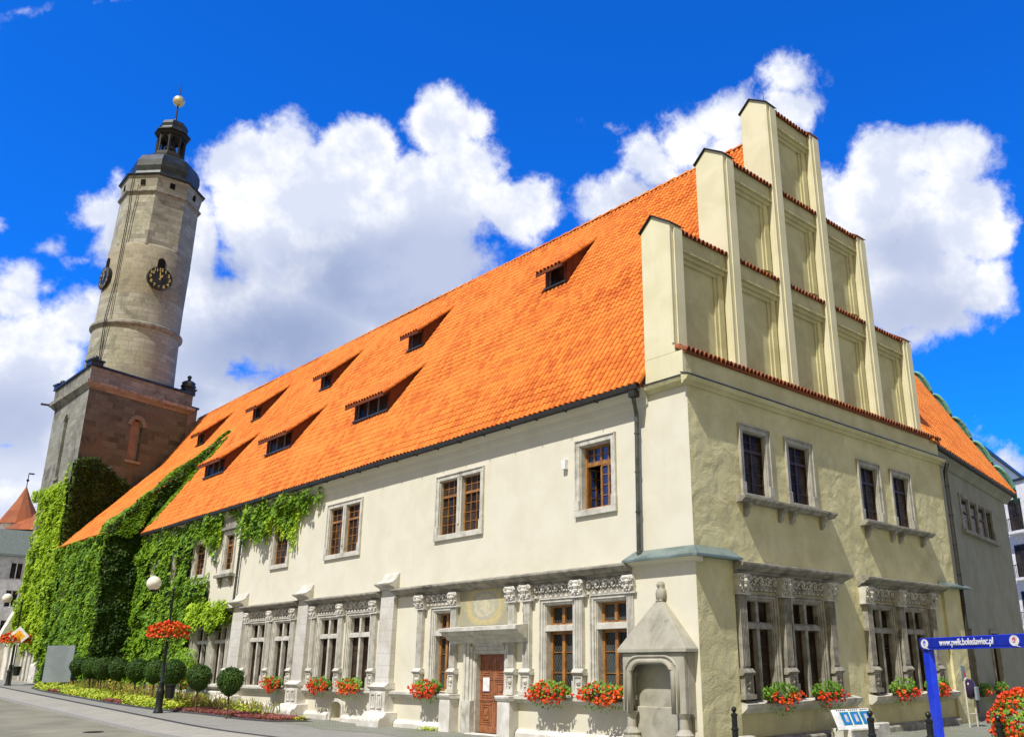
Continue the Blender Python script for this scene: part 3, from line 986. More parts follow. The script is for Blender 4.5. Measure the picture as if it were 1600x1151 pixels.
def upper_window(fr, u0, u1, v0, v1, lights, style, smat='stone', wmat='wood', ped=None):
    s = MB()
    ring(s, fr, u0 - 0.17, u1 + 0.17, v0 - 0.15, v1 + 0.2, 0.0001, 0, 0.0001) if False else None
    # stone surround: outer fillet and inner band, standing on a plain block at the foot
    ring(s, fr, u0 - 0.2, u1 + 0.2, v0, v1 + 0.2, 0.05, 0.0, 0.085, 'lrt')
    ring(s, fr, u0 - 0.15, u1 + 0.15, v0, v1 + 0.15, 0.15, 0.0, 0.05, 'lrt')
    s.box(fr, u0 - 0.215, u1 + 0.215, v0 - 0.19, v0 - 0.002, 0.0, 0.095)
    for a, b in ((u0 - 0.21, u0 - 0.002), (u1 + 0.002, u1 + 0.21)):
        s.box(fr, a, b, v0, v0 + 0.32, 0.003, 0.092)
    w = (u1 - u0)
    spans = [(u0, u1)]
    if lights == 2:
        mu = (u0 + u1) / 2
        s.box(fr, mu - 0.14, mu + 0.14, v0, v1, -0.22, 0.04)
        s.box(fr, mu - 0.05, mu + 0.05, v0 + 0.3, v1, 0.04, 0.07)
        spans = [(u0, mu - 0.14), (mu + 0.14, u1)]
    ring(s, fr, u0 - 0.01, u1 + 0.01, v0 - 0.01, v1 + 0.01, 0.035, -0.24, -0.002)
    o = s.build('window', smat, HALL, bevel=0.008)
    f, g = MB(), MB()
    for a, b in spans:
        tr = v1 - 0.30 * (v1 - v0)
        if style == 'open':
            # upper panes shut, left casement swung inwards, right one shut
            m_ = (a + b) / 2
            ring(f, fr, a + .03, b - .03, v0 + .03, v1 - .03, 0.06, -0.3, -0.2)
            f.box(fr, a + .06, b - .06, tr - 0.04, tr + 0.05, -0.3, -0.22)
            casement(f, g, fr, a + 0.06, m_, tr + 0.05, v1 - 0.06, -0.29, 2, 2, w=0.04)
            casement(f, g, fr, m_, b - 0.06, tr + 0.05, v1 - 0.06, -0.29, 2, 2, w=0.04)
            casement(f, g, fr, a + 0.06, m_, v0 + 0.06, tr - 0.04, -0.29, 2, 4, w=0.05)
            f.box(fr, m_ + 0.02, m_ + 0.06, v0 + 0.06, tr - 0.04, -0.33, -0.26)
            sw = lambda uu, vv, nn: fr(b - 0.08 + nn * 0.9, vv, -0.34 - (uu))
            casement(f, g, sw, 0.0, 0.55, v0 + 0.08, tr - 0.06, 0.0, 2, 4, w=0.05)
        else:
            casement(f, g, fr, a, b, v0, v1, -0.17, 2 if lights == 1 and w < 1.3 else 3, 4, tr)
    f.build('window_frame', wmat, o)
    gg = 'glass_blue' if style == 'open' else 'glass'
    go = g.build('pane', gg, o, recalc=False)
    # a dark room behind so that nothing shines through
    k = MB()
    dd = -1.0 if style == 'open' else -0.30
    k.poly([fr(u0 - .3, v0 - .3, dd), fr(u1 + .3, v0 - .3, dd), fr(u1 + .3, v1 + .3, dd), fr(u0 - .3, v1 + .3, dd)])
    if style == 'open':
        for q in ((u0 - .3, v0 - .3, u0 - .3, v1 + .3), (u1 + .3, v0 - .3, u1 + .3, v1 + .3), (u0 - .3, v0 - .3, u1 + .3, v0 - .3), (u0 - .3, v1 + .3, u1 + .3, v1 + .3)):
            k.poly([fr(q[0], q[1], -0.43), fr(q[2], q[3], -0.43), fr(q[2], q[3], dd), fr(q[0], q[1], dd)])
    k.build('room_backing', 'dark', o, recalc=False)
    return o


def lower_window(fr, u0, u1, v0, v1, style, tr, smat='stone', backing=True):
    s = MB()
    # stepped architrave ending in a block at the foot
    ring(s, fr, u0 - 0.06, u1 + 0.06, v0, v1 + 0.06, 0.06, 0.0, 0.04, 'lrt')
    ring(s, fr, u0 - 0.15, u1 + 0.15, v0, v1 + 0.14, 0.085, 0.0, 0.075, 'lrt')
    ring(s, fr, u0 - 0.20, u1 + 0.20, v0 + 0.4, v1 + 0.19, 0.045, 0.0, 0.11, 'lrt')
    s.box(fr, u0 - 0.20, u0 - 0.0, v0, v0 + 0.42, 0.003, 0.095)
    s.box(fr, u1 + 0.0, u1 + 0.20, v0, v0 + 0.42, 0.003, 0.095)
    s.box(fr, u0, u1, tr - 0.075, tr + 0.075, -0.22, 0.02)
    s.box(fr, u0, u1, tr + 0.075, tr + 0.11, -0.16, -0.02)
    mu = (u0 + u1) / 2
    ring(s, fr, u0 - 0.01, u1 + 0.01, v0, v1 + 0.01, 0.035, -0.34, -0.002, 'lrt')
    if style == 'cross':
        s.box(fr, mu - 0.065, mu + 0.065, v0, tr - 0.075, -0.2, 0.0)
        s.box(fr, mu - 0.065, mu + 0.065, tr + 0.11, v1, -0.2, 0.0)
    o = s.build('window', smat, HALL, bevel=0.006)
    f, g = MB(), MB()
    if style == 'near':
        for a, b in ((v0, tr - 0.075), (tr + 0.075, v1)):
            ring(f, fr, u0 + .03, u1 - .03, a, b, 0.09, -0.30, -0.20)
            f.box(fr, mu - 0.06, mu + 0.06, a + .09, b - 0.09, -0.30, -0.18)
            g.poly([fr(u0, a, -0.27), fr(u1, a, -0.27), fr(u1, b, -0.27), fr(u0, b, -0.27)])
        for vv in (v0 + (tr - v0) * .33, v0 + (tr - v0) * .64):
            f.box(fr, u0 + .12, mu - .06, vv - 0.012, vv + 0.012, -0.265, -0.24)
            f.box(fr, mu + .06, u1 - .12, vv - 0.012, vv + 0.012, -0.265, -0.24)
        f.build('window_frame', 'wood', o)
        g.build('pane', 'glass_lat', o, recalc=False)
    else:
        for a, b in ((u0, mu - 0.065), (mu + 0.065, u1)):
            for c, d in ((v0, tr - 0.075), (tr + 0.075, v1)):
                ring(f, fr, a, b, c, d, 0.05, -0.22, -0.16)
                if c == v0:
                    for k in (1, 2, 3):
                        vv = c + (d - c) * k / 4
                        f.box(fr, a + .05, b - .05, vv - 0.01, vv + 0.01, -0.21, -0.18)
                g.poly([fr(a, c, -0.20), fr(b, c, -0.20), fr(b, d, -0.20), fr(a, d, -0.20)])
        f.build('window_frame', 'wood_dark', o)
        g.build('pane', 'glass', o, recalc=False)
    k = MB()
    dd = -0.47
    k.poly([fr(u0 - .3, v0 - .3, dd), fr(u1 + .3, v0 - .3, dd), fr(u1 + .3, v1 + .3, dd), fr(u0 - .3, v1 + .3, dd)])
    k.build('room_backing', 'dark', o, recalc=False)
    return o


for h in upL:
    upper_window(frL, *h)
for u0, u1, v0, v1, st in loL:
    lower_window(frL, u0, u1, v0, v1, st, 3.16 if st == 'near' else 3.24)

# pediment and bracketed sill round the window beside the left downpipe
mb = MB()
u0, u1 = 29.75, 31.55
arc = [(u0, 9.0), (u1, 9.0)] + [((u0 + u1) / 2 + 0.9 * math.cos(R(a)), 9.0 + 0.5 * math.sin(R(a))) for a in range(20, 170, 15)]
mb.extr(frL, arc, 0.0, 0.14)
mb.box(frL, u0 - .08, u1 + .08, 8.86, 9.0, 0.0, 0.2)
mb.build('pediment', 'stone_dark', HALL)
mb = MB()
mb.box(frL, u0 - .08, u1 + .08, 6.42, 6.56, 0.0, 0.32)
for uu in (29.95, 31.2):
    mb.prism(frL, [(0.0, 6.42), (0.26, 6.42), (0.22, 6.2), (0.1, 6.05), (0.0, 5.95)], uu, uu + 0.14)
mb.build('window_sill', 'stone_dark', HALL)


# ------------------------------------------------------------------ carved stonework


def scroll(mb, fr, u, v, r, n, dirn=1, th=0.022, turns=1.6):
    pts, rr = [], []
    st = 15
    for i in range(st):
        t = i / (st - 1)
        a = t * turns * 2 * math.pi
        q = r * (1 - 0.78 * t)
        pts.append(fr(u + dirn * q * math.cos(a), v + q * math.sin(a), n + 0.03 * t))
        rr.append(th * (1 - 0.3 * t))
    mb.tube(pts, rr, 5)


def boss(mb, fr, u, v, r, n):
    c = fr(u, v, n)
    mb.ball(c, r, 7, 4)


def capital(mb, fr, u, v0, v1, w, n, seed=0):
    """head of a pilaster: bell block carved with scrolls, leaves and a mask"""
    rnd = random.Random(seed)
    h = v1 - v0
    mb.prism(fr, [(0, v0), (n + 0.02, v0), (n + 0.10, v1 - 0.05), (n + 0.10, v1), (0, v1)], u - w / 2, u + w / 2)
    mb.box(fr, u - w / 2 - 0.05, u + w / 2 + 0.05, v0 - 0.04, v0, 0, n + 0.05)
    for s in (-1, 1):
        scroll(mb, fr, u + s * w * 0.36, v1 - h * 0.24, w * 0.22, n + 0.10, s, 0.028)
        scroll(mb, fr, u + s * w * 0.30, v0 + h * 0.26, w * 0.17, n + 0.05, -s, 0.024)
        for k in range(3):
            boss(mb, fr, u + s * w * (0.12 + 0.16 * k), v0 + h * (0.10 + 0.12 * k), 0.04, n + 0.05 + 0.02 * k)
    boss(mb, fr, u, v0 + h * 0.62, w * 0.19, n + 0.10)
    boss(mb, fr, u, v0 + h * 0.36, w * 0.14, n + 0.09)
    boss(mb, fr, u - w * .08, v0 + h * 0.86, w * 0.12, n + 0.11)
    boss(mb, fr, u + w * .1, v0 + h * 0.88, w * 0.11, n + 0.11)


def pilaster(fr, u, w=0.36, n=0.10, mat='stone', top=4.06, capt=4.52, seed=0, parent=HALL, flutes=4):
    mb = MB()
    # pedestal
    b0 = 1.22
    mb.box(fr, u - w / 2 - 0.05, u + w / 2 + 0.05, b0, b0 + 0.12, 0, n + 0.10)
    mb.box(fr, u - w / 2, u + w / 2, b0 + 0.12, 1.82, 0, n + 0.03)
    ring(mb, fr, u - w / 2, u + w / 2, b0 + 0.12, 1.82, 0.05, n + 0.03, n + 0.06)
    boss(mb, fr, u, 1.62, 0.07, n + 0.04)
    boss(mb, fr, u, 1.48, 0.05, n + 0.04)
    scroll(mb, fr, u - 0.05, 1.6, 0.06, n + 0.035, 1, 0.016, 1.0)
    mb.tbox(fr, u - w / 2 - 0.06, u + w / 2 + 0.06, 1.82, 1.90, 0, n + 0.04, n + 0.13)
    mb.tbox(fr, u - w / 2 - 0.04, u + w / 2 + 0.04, 1.90, 2.0, 0, n + 0.12, n + 0.03)
    # fluted shaft
    sw = w * 0.78
    mb.box(fr, u - sw / 2, u + sw / 2, 2.0, top, 0, n)
    fw_ = sw / (flutes * 2 + 1)
    for k in range(flutes + 1):
        a = u - sw / 2 + k * 2 * fw_
        mb.box(fr, a, a + fw_, 2.06, top - 0.06, n, n + 0.028)
    o = mb.build('pilaster', mat, parent, bevel=0.0)
    c = MB()
    capital(c, fr, u, top, capt, w * 1.3, n + 0.03, seed)
    c.build('capital', 'stone' if fr is frG else 'stone_light', o)
    return o


def frieze(fr, u0, u1, v0, v1, mat, seed, parent=HALL, mot=0):
    rnd = random.Random(seed)
    mb = MB()
    bg_ = MB()
    bg_.box(fr, u0, u1, v0, v1, 0.0, 0.05)
    o = bg_.build('frieze', mat, parent)
    n = max(2, round((u1 - u0) / 0.34))
    du = (u1 - u0) / n
    mid = (v0 + v1) / 2 + 0.04
    for i in range(n):
        uc = u0 + (i + 0.5) * du
        s = 1 if i % 2 else -1
        scroll(mb, fr, uc, mid, du * 0.44, 0.07, s, 0.034, 1.4)
        boss(mb, fr, uc, mid, 0.045, 0.12)
        if i < n - 1:
            boss(mb, fr, uc + du / 2, mid + 0.08 * s, 0.04, 0.07)
            boss(mb, fr, uc + du / 2, mid - 0.09 * s, 0.03, 0.07)
    # drop ornaments along the lower edge
    k = max(3, round((u1 - u0) / 0.24))
    for i in range(k):
        uc = u0 + (i + 0.5) * (u1 - u0) / k
        mb.extr(fr, [(uc - 0.05, v0 + 0.01), (uc + 0.05, v0 + 0.01), (uc, v0 + 0.08)], 0.05, 0.085)
    mb.build('carving', 'stone' if fr is frG else 'stone_light', o)
    return o


def cornice(fr, u0, u1, v0, mat, parent=HALL, d=0.42):
    mb = MB()
    mb.prism(fr, [(0, v0), (0.08, v0), (0.10, v0 + 0.06), (0.22, v0 + 0.09), (d - 0.1, v0 + 0.16), (d - 0.04, v0 + 0.17), (d, v0 + 0.22), (d, v0 + 0.27), (0.0, v0 + 0.36)], u0, u1)
    k = MB()
    return mb.build('cornice', mat, parent)


# near group round the portal
PIL = [(12.66, 0.40), (10.60, 0.34), (7.47, 0.36), (6.73, 0.40), (4.36, 0.38), (2.26, 0.30)]
for i, (u, w) in enumerate(PIL):
    pilaster(frL, u, w, 0.12, 'stone', seed=i)
frieze(frL, 10.80, 12.40, 4.12, 4.54, 'stone_dark', 1)
frieze(frL, 4.60, 6.48, 4.08, 4.54, 'stone_dark', 2)
frieze(frL, 2.45, 4.12, 4.08, 4.54, 'stone_dark', 3)
cornice(frL, 2.2, 14.33, 4.55, 'stone_dark')
# two further groups and the overgrown one
for g, (ps, c0, c1, sp) in enumerate((((20.75, 18.42, 15.85), 15.33, 21.15, ((18.65, 20.5), (16.1, 18.2))),
                                      ((27.35, 24.88, 22.6), 22.13, 27.72, ((25.1, 27.1), (22.85, 24.65))),
                                      ((34.1, 31.6, 29.42), 29.0, 34.5, ((31.85, 33.85), (29.65, 31.35))))):
    for i, u in enumerate(ps):
        pilaster(frL, u, 0.36, 0.10, 'stone', seed=10 * g + i)
    for j, (a, b) in enumerate(sp):
        frieze(frL, a, b, 4.16, 4.54, 'stone_dark', 7 + g * 2 + j)
    cornice(frL, c0, c1, 4.52, 'stone_dark')
# sill course and plinth
for a, b in ((2.22, 7.24), (11.0, 14.28), (15.36, 21.08), (22.16, 27.65), (29.0, 43.9)):
    mb = MB()
    mb.prism(frL, [(0, 1.0), (0.10, 1.0), (0.20, 1.10), (0.24, 1.12), (0.24, 1.2), (0, 1.24)], a, b)
    mb.build('sill_course', 'stone', HALL)
for a, b in ((2.22, 7.16), (10.96, 14.0), (15.56, 17.85), (18.95, 20.84), (22.36, 27.4), (29.2, 43.9)):
    mb = MB()
    mb.prism(frL, [(0, -0.6), (0.16, -0.6), (0.16, gz(b) + 0.14), (0.06, gz(b) + 0.26), (0, gz(b) + 0.26)], a, b)
    mb.build('plinth', 'stone_light', HALL)
# arched cellar niche
mb = MB()
pts = [(17.85, 0.05), (17.85, 0.55)] + [(18.4 + 0.55 * math.cos(R(a)), 0.55 + 0.32 * math.sin(R(a))) for a in range(170, 0, -15)] + [(18.95, 0.55), (18.95, 0.05), (18.83, 0.05), (18.83, 0.53)] \
    + [(18.4 + 0.43 * math.cos(R(a)), 0.53 + 0.22 * math.sin(R(a))) for a in range(15, 175, 15)] + [(17.97, 0.53), (17.97, 0.05)]
mb.extr(frL, pts, 0.0, 0.07)
mb.build('niche_surround', 'stone_light', HALL)
mb = MB()
mb.poly([frL(17.8, 0.0, -0.3), frL(19.0, 0.0, -0.3), frL(19.0, 0.9, -0.3), frL(17.8, 0.9, -0.3)])
mb.build('niche_back', 'plaster', HALL)


# buttresses
def buttress(u0, u1):
    z0 = gz(u0)
    mb = MB()
    mb.prism(frL, [(0, 1.45), (0.24, 1.45), (0.18, 4.84), (0, 4.84)], u0, u1)
    o = mb.build('buttress', 'buttress', HALL, bevel=0.015)
    mb = MB()      # curved hood
    mb.prism(frL, [(0, 4.84), (0.20, 4.84), (0.26, 4.92), (0.48, 5.02), (0.50, 5.07), (0.34, 5.12), (0.16, 5.24), (0.05, 5.44), (0, 5.48)], u0 - 0.06, u1 + 0.06)
    mb.build('weathering_cap', 'stone', o)
    mb = MB()      # pedestal with paired sunk panels
    mb.box(frL, u0 - 0.10, u1 + 0.06, z0 + 0.4, 1.28, 0, 0.40)
    mb.tbox(frL, u0 - 0.12, u1 + 0.12, 1.28, 1.36, 0, 0.42, 0.50)
    mb.tbox(frL, u0 - 0.10, u1 + 0.10, 1.36, 1.5, 0, 0.48, 0.26)
    m = (u0 + u1) / 2
    for a, b in ((u0 + 0.08, m - 0.05), (m + 0.05, u1 - 0.08)):
        ring(mb, frL, a, b, z0 + 0.62, 1.14, 0.05, 0.40, 0.44)
        mb.box(frL, (a + b) / 2 - 0.03, (a + b) / 2 + 0.03, z0 + 0.67, 1.0, 0.40, 0.43)
    mb.build('pedestal', 'stone_light', o)
    mb = MB()      # scrolled foot
    mb.prism(frL, [(0, -0.6), (0.72, -0.6), (0.78, z0 + 0.05), (0.78, z0 + 0.22), (0.70, z0 + 0.32), (0.60, z0 + 0.33), (0.54, z0 + 0.40), (0.48, z0 + 0.5), (0, z0 + 0.5)], u0 - 0.34, u1 + 0.24)
    for k in range(5):
        mb.tube([frL(u0 - 0.2 + k * (u1 - u0 + .3) / 4, z0 + 0.20, 0.76), frL(u0 - 0.2 + k * (u1 - u0 + .3) / 4, z0 + 0.30, 0.62)], 0.07, 6)
    mb.build('scrolled_foot', 'stone_light', o, bevel=0.02)


for a, b in ((14.38, 15.3), (21.18, 22.1), (27.75, 28.95)):
    buttress(a, b)

# ------------------------------------------------------------------ portal
mb = MB()
d0, d1, dz = 7.92, 9.45, 2.48
for s, e in ((d1, 1), (d0, -1)):
    for w0, w1, nn in ((0.0, 0.10, 0.03), (0.10, 0.22, 0.07), (0.22, 0.36, 0.12), (0.36, 0.46, 0.17)):
        a, b = sorted((s + e * w0, s + e * w1))
        if e < 0 and w0 > 0.2:
            continue
        mb.box(frL, a, b, 1.0, dz + w1, 0, nn)
    a, b = sorted((s, s + e * (0.5 if e > 0 else 0.2)))
    mb.box(frL, a, b, 0.0, 1.0, 0, 0.20)
for w0, w1, nn in ((0.0, 0.10, 0.03), (0.10, 0.22, 0.07), (0.22, 0.34, 0.12)):
    mb.box(frL, d0, d1, dz + w0, dz + w1, 0, nn)
for a, b in ((d0 - 0.02, d0 + 0.03), (d1 - 0.03, d1 + 0.02)):
    mb.box(frL, a, b, 0.03, dz, -0.45, -0.002)
mb.box(frL, d0 + .03, d1 - .03, dz - 0.03, dz + 0.02, -0.45, -0.002)
mb.build('door_surround', 'stone', HALL, bevel=0.006)
mb = MB()
mb.prism(frL, [(0, 2.80), (0.14, 2.80), (0.20, 2.90), (0.30, 2.94), (0.34, 3.02), (0.50, 3.06), (0.56, 3.16), (0.66, 3.18), (0.66, 3.29), (0, 3.36)], 6.62, 10.72)
mb.build('portal_hood', 'stone', HALL)
for u in (10.62, 7.50):
    mb = MB()
    w = 0.66
    mb.box(frL, u - w / 2 + 0.03, u + w / 2 - 0.03, 0.0, 1.04, 0, 0.38)
    mb.tbox(frL, u - w / 2 - 0.02, u + w / 2 + 0.02, 1.04, 1.14, 0, 0.40, 0.46)
    mb.box(frL, u - w / 2 - 0.02, u + w / 2 + 0.02, 1.14, 1.2, 0, 0.46)
    mb.build('pedestal', 'stone_light', HALL, bevel=0.012)
# door leaves with sunk square panels
mb = MB()
m_ = (d0 + d1) / 2
for a, b in ((d0, m_ - 0.006), (m_ + 0.006, d1)):
    mb.box(frL, a, b, 0.03, dz, -0.25, -0.19)
    for v0, v1 in ((0.28, 0.98), (1.10, 1.62), (1.72, 2.32)):
        for k in range(3):
            q = 0.08 + 0.075 * k
            if v1 - v0 - 2 * q > 0.1:
                ring(mb, frL, a + q, b - q, v0 + q - 0.08, v1 - q + 0.08, 0.022, -0.19, -0.172 + 0.004 * k)
        mb.box(frL, a + 0.30, b - 0.30, (v0 + v1) / 2 - 0.06, (v0 + v1) / 2 + 0.06, -0.19, -0.165)
        mb.box(frL, a + 0.04, b - 0.04, v1 + 0.03, v1 + 0.055, -0.19, -0.16)
door = mb.build('door', 'door', HALL)
mb = MB()
mb.tube([frL(m_ - 0.07, 1.12, -0.19), frL(m_ - 0.07, 1.12, -0.11), frL(m_ - 0.20, 1.10, -0.11)], 0.014, 6)
mb.box(frL, m_ - 0.10, m_ - 0.05, 0.98, 1.22, -0.19, -0.175)
mb.build('handle', 'iron', door)
mb = MB()
mb.box(frL, 8.88, 9.22, 1.30, 1.72, -0.164, -0.156)
notice = mb.build('notice', 'white')
tag(notice, 'white paper notice pinned to the left leaf of the brown door', 'notice')
mb = MB()
mb.box(frL, 8.87, 9.23, 1.285, 1.3, -0.164, -0.154)
mb.build('notice_edge', simple('violet_print', (0.18, 0.10, 0.45), 0.6), notice)
# threshold
mb = MB()
mb.box(frL, 7.85, 9.5, -0.4, 0.03, -0.45, 0.35)
mb.build('doorstep', 'stone_light', HALL, bevel=0.01)
# faded wall painting above the portal: a wreath on ochre render
m, N, b = newmat('faded_fresco')
oc = N.n('ShaderNodeTexCoord').outputs['Object']
sp = N.n('ShaderNodeSeparateXYZ')
N.put(sp.inputs[0], oc)
dy = N.m('MULTIPLY', N.m('SUBTRACT', sp.outputs[1], 9.0), 0.85)
dz_ = N.m('SUBTRACT', sp.outputs[2], 4.02)
nz = N.noise(oc, 4.5, 6, 0.65, 0.6)
rad = N.m('ADD', N.m('SQRT', N.m('ADD', N.m('MULTIPLY', dy, dy), N.m('MULTIPLY', N.m('MULTIPLY', dz_, dz_), 1.7))), N.m('MULTIPLY', N.m('SUBTRACT', nz, 0.5), 0.55))
ramp = N.n('ShaderNodeValToRGB', {0: rad})
cr = ramp.color_ramp
cr.elements[0].position = 0.0
cr.elements[0].color = (0.50, 0.46, 0.30, 1)
cr.elements[1].position = 1.0
cr.elements[1].color = (0.30, 0.285, 0.19, 1)
for p, c in ((0.22, (0.50, 0.46, 0.32)), (0.30, (0.36, 0.36, 0.30)), (0.42, (0.52, 0.47, 0.31)), (0.52, (0.33, 0.34, 0.28)), (0.64, (0.40, 0.36, 0.24)), (0.74, (0.50, 0.40, 0.16)), (0.86, (0.38, 0.34, 0.21))):
    e = cr.elements.new(p)
    e.color = c + (1,)
c = N.mix(N.m('MULTIPLY', N.ss(N.noise(oc, 7, 6, 0.7), 0.4, 0.7), 0.6), ramp.outputs[0], (0.30, 0.28, 0.18))
N.put(b.inputs['Base Color'], c)
b.inputs['Roughness'].default_value = 0.95
M['fresco'] = m
mb = MB()
mb.box(frL, 7.68, 10.42, 3.37, 4.54, 0.0, 0.03)
mb.build('wall_painting', 'fresco', HALL)
mb = MB()
mb.box(frL, 4.92, 5.10, 8.0, 8.30, 0.0, 0.14)
tag(mb.build('alarm_box', 'white'), 'small white alarm box on cream wall beside the open upper window', 'alarm box')

# ------------------------------------------------------------------ gable front
upG = [(2.47, 3.66, 6.86, 8.76), (4.88, 6.08, 6.86, 8.74), (9.32, 10.50, 6.82, 8.70), (11.66, 12.84, 6.80, 8.68)]
loG = [(2.00, 3.38, 1.15, 3.82), (4.45, 5.86, 1.15, 3.82), (9.00, 10.44, 1.15, 3.82), (11.43, 12.80, 1.15, 3.82)]
mb = MB()
wall(mb, frG, 0.0, 15.85, 4.9, 10.65, upG, 0.42)
wall(mb, frG, 0.0, 15.85, -0.5, 4.9, loG, 0.5)
mb.poly([(15.85, 0, -0.5), (15.85, 0.6, -0.5), (15.85, 0.6, 10.65), (15.85, 0, 10.65)])
mb.build('gable_wall', 'plaster_gable', HALL)
mb = MB()   # end pier at ground floor with a small ledge
mb.box(frG, 14.55, 16.1, -0.5, 4.78, 0.004, 0.10)
mb.build('end_pier', 'plaster_gable', HALL)
mb = MB()
mb.prism(frG, [(0, 4.78), (0.34, 4.76), (0.36, 4.82), (0, 5.0)], 14.4, 16.5)
mb.build('copper_ledge', 'copper_grey', HALL)
mb = MB()   # parapet block between cornice and tile course, side facing the street
mb.box(frZ, -0.128, 15.9, 9.93, 10.68, 0.003, 1.435)
mb.build('gable_base', 'plaster_top', HALL)
# cornice at eaves height, turning the corner
mb = MB()
pr = [(0, 9.62), (0.05, 9.62), (0.10, 9.70), (0.20, 9.74), (0.24, 9.80), (0.30, 9.84), (0.30, 9.90), (0.0, 9.99)]
pr = [(0, 9.66), (0.06, 9.66), (0.10, 9.72), (0.20, 9.76), (0.24, 9.84), (0.24, 9.88), (0.0, 9.95)]
mb.prism(frG, pr, -0.24, 16.0)
mb.prism(frL, pr, 0.003, 1.44)
mb.build('eaves_cornice', 'plaster_gable', HALL)
mb = MB()
mb.prism(frG, [(0, 9.955), (0.27, 9.885), (0.27, 9.915), (0, 9.99)], -0.27, 16.03)
mb.prism(frL, [(0, 9.955), (0.27, 9.885), (0.27, 9.915), (0, 9.99)], 0.003, 1.44)
mb.build('cornice_flashing', 'zinc', HALL)
# sloping tile course above
mb = MB()
pantiles(mb, Vector((-0.12, -0.16, 10.66)), Vector((1, 0, 0)), Vector((0, 0.86, 0.36)).normalized(), 16.1, 0.62, 0.20, 0.31)
mb.box(frZ, -0.1, 15.96, 10.60, 10.66, -0.10, 0.2)
mb.build('tile_course', 'tile_red', HALL, recalc=False)
for i, h in enumerate(upG):
    upper_window(frG, *h, 1, 'grid', 'stone_shade', 'wood_dark')
for a, b in ((2.02, 7.05), (8.98, 14.0)):
    mb = MB()
    mb.prism(frG, [(0, 6.56), (0.20, 6.56), (0.28, 6.64), (0.32, 6.66), (0.32, 6.72), (0, 6.76)], a, b)
    o = mb.build('window_sill', 'stone_dark', HALL)
    for t in (0.05, 0.40, 0.52, 0.86):
        uu = a + (b - a) * t + 0.05
        mb = MB()
        mb.prism(frG, [(0.0, 6.56), (0.25, 6.56), (0.25, 6.48), (0.14, 6.40), (0.12, 6.28), (0.05, 6.20), (0.0, 6.16)], uu, uu + 0.16)
        mb.build('bracket', 'stone_dark', o)
for h in loG:
    lower_window(frG, *h, 'cross', 3.12, 'stone_dark')
for g, (ps, c0, c1, sp) in enumerate((((1.80, 3.92, 6.42), 1.56, 7.42, ((2.02, 3.68), (4.16, 6.18))), ((8.72, 10.94, 13.32), 8.42, 14.4, ((8.96, 10.70), (11.18, 13.08))))):
    for i, u in enumerate(ps):
        pilaster(frG, u, 0.40, 0.16, 'stone_dark', 3.98, 4.50, 40 + i + 3 * g)
    for a, b in sp:
        frieze(frG, a, b, 4.08, 4.52, 'stone_dark', 30 + g)
    cornice(frG, c0, c1, 4.53, 'stone_dark', d=0.44)
    mb = MB()
    mb.prism(frG, [(0, 0.86), (0.10, 0.86), (0.28, 1.0), (0.30, 1.10), (0, 1.16)], c0, c1 + 0.1)
    mb.build('sill_course', 'stone', HALL)
mb = MB()
mb.prism(frG, [(0, -0.5), (0.2, -0.5), (0.2, 0.16), (0.08, 0.24), (0, 0.24)], 1.7, 14.5)
mb.build('plinth', 'stone_dark', HALL, bevel=0.02)
mb = MB()
mb.box(frG, -0.3, 1.68, -0.5, 0.14, 0.095, 0.32)
mb.build('plinth', 'stone_dark', HALL, bevel=0.02)
for a, b in ((0.05, 1.45), (6.9, 8.5)):
    mb = MB()
    mb.box(frG, a, b, -0.3, 0.36, 0.33, 0.58)
    mb.build('stone_seat', 'stone', HALL, bevel=0.03)
downpipe(0, [(16.05, -0.25, 9.72), (16.0, -0.14, 9.4), (16.0, -0.14, 0.3)], r=0.085, mat='lead')

# ------------------------------------------------------------------ stepped gable above
GAB = MB()
RE = [0.43 + 2.945 * k for k in range(6)]        # right edges of the six piers
RE[5] = 15.2
PW = 0.56
LV = [14.75, 18.42, 21.85]
lev = [0, 1, 2, 2, 1, 0]
bay = [0, 1, 2, 1, 0]
Y0, YB, Y1 = 0.28, 0.62, 1.44
APX = 0.98


def gabled(mb, x0, x1, yf, z0, z1, ap):
    """wall piece with a saddle top"""
    prof = [(yf, z0), (yf, z1), (APX, z1 + ap), (Y1, z1 + 0.02), (Y1, z0)]
    mb.prism(lambda u, v, n: Vector((u, n, v)), prof, x0, x1)


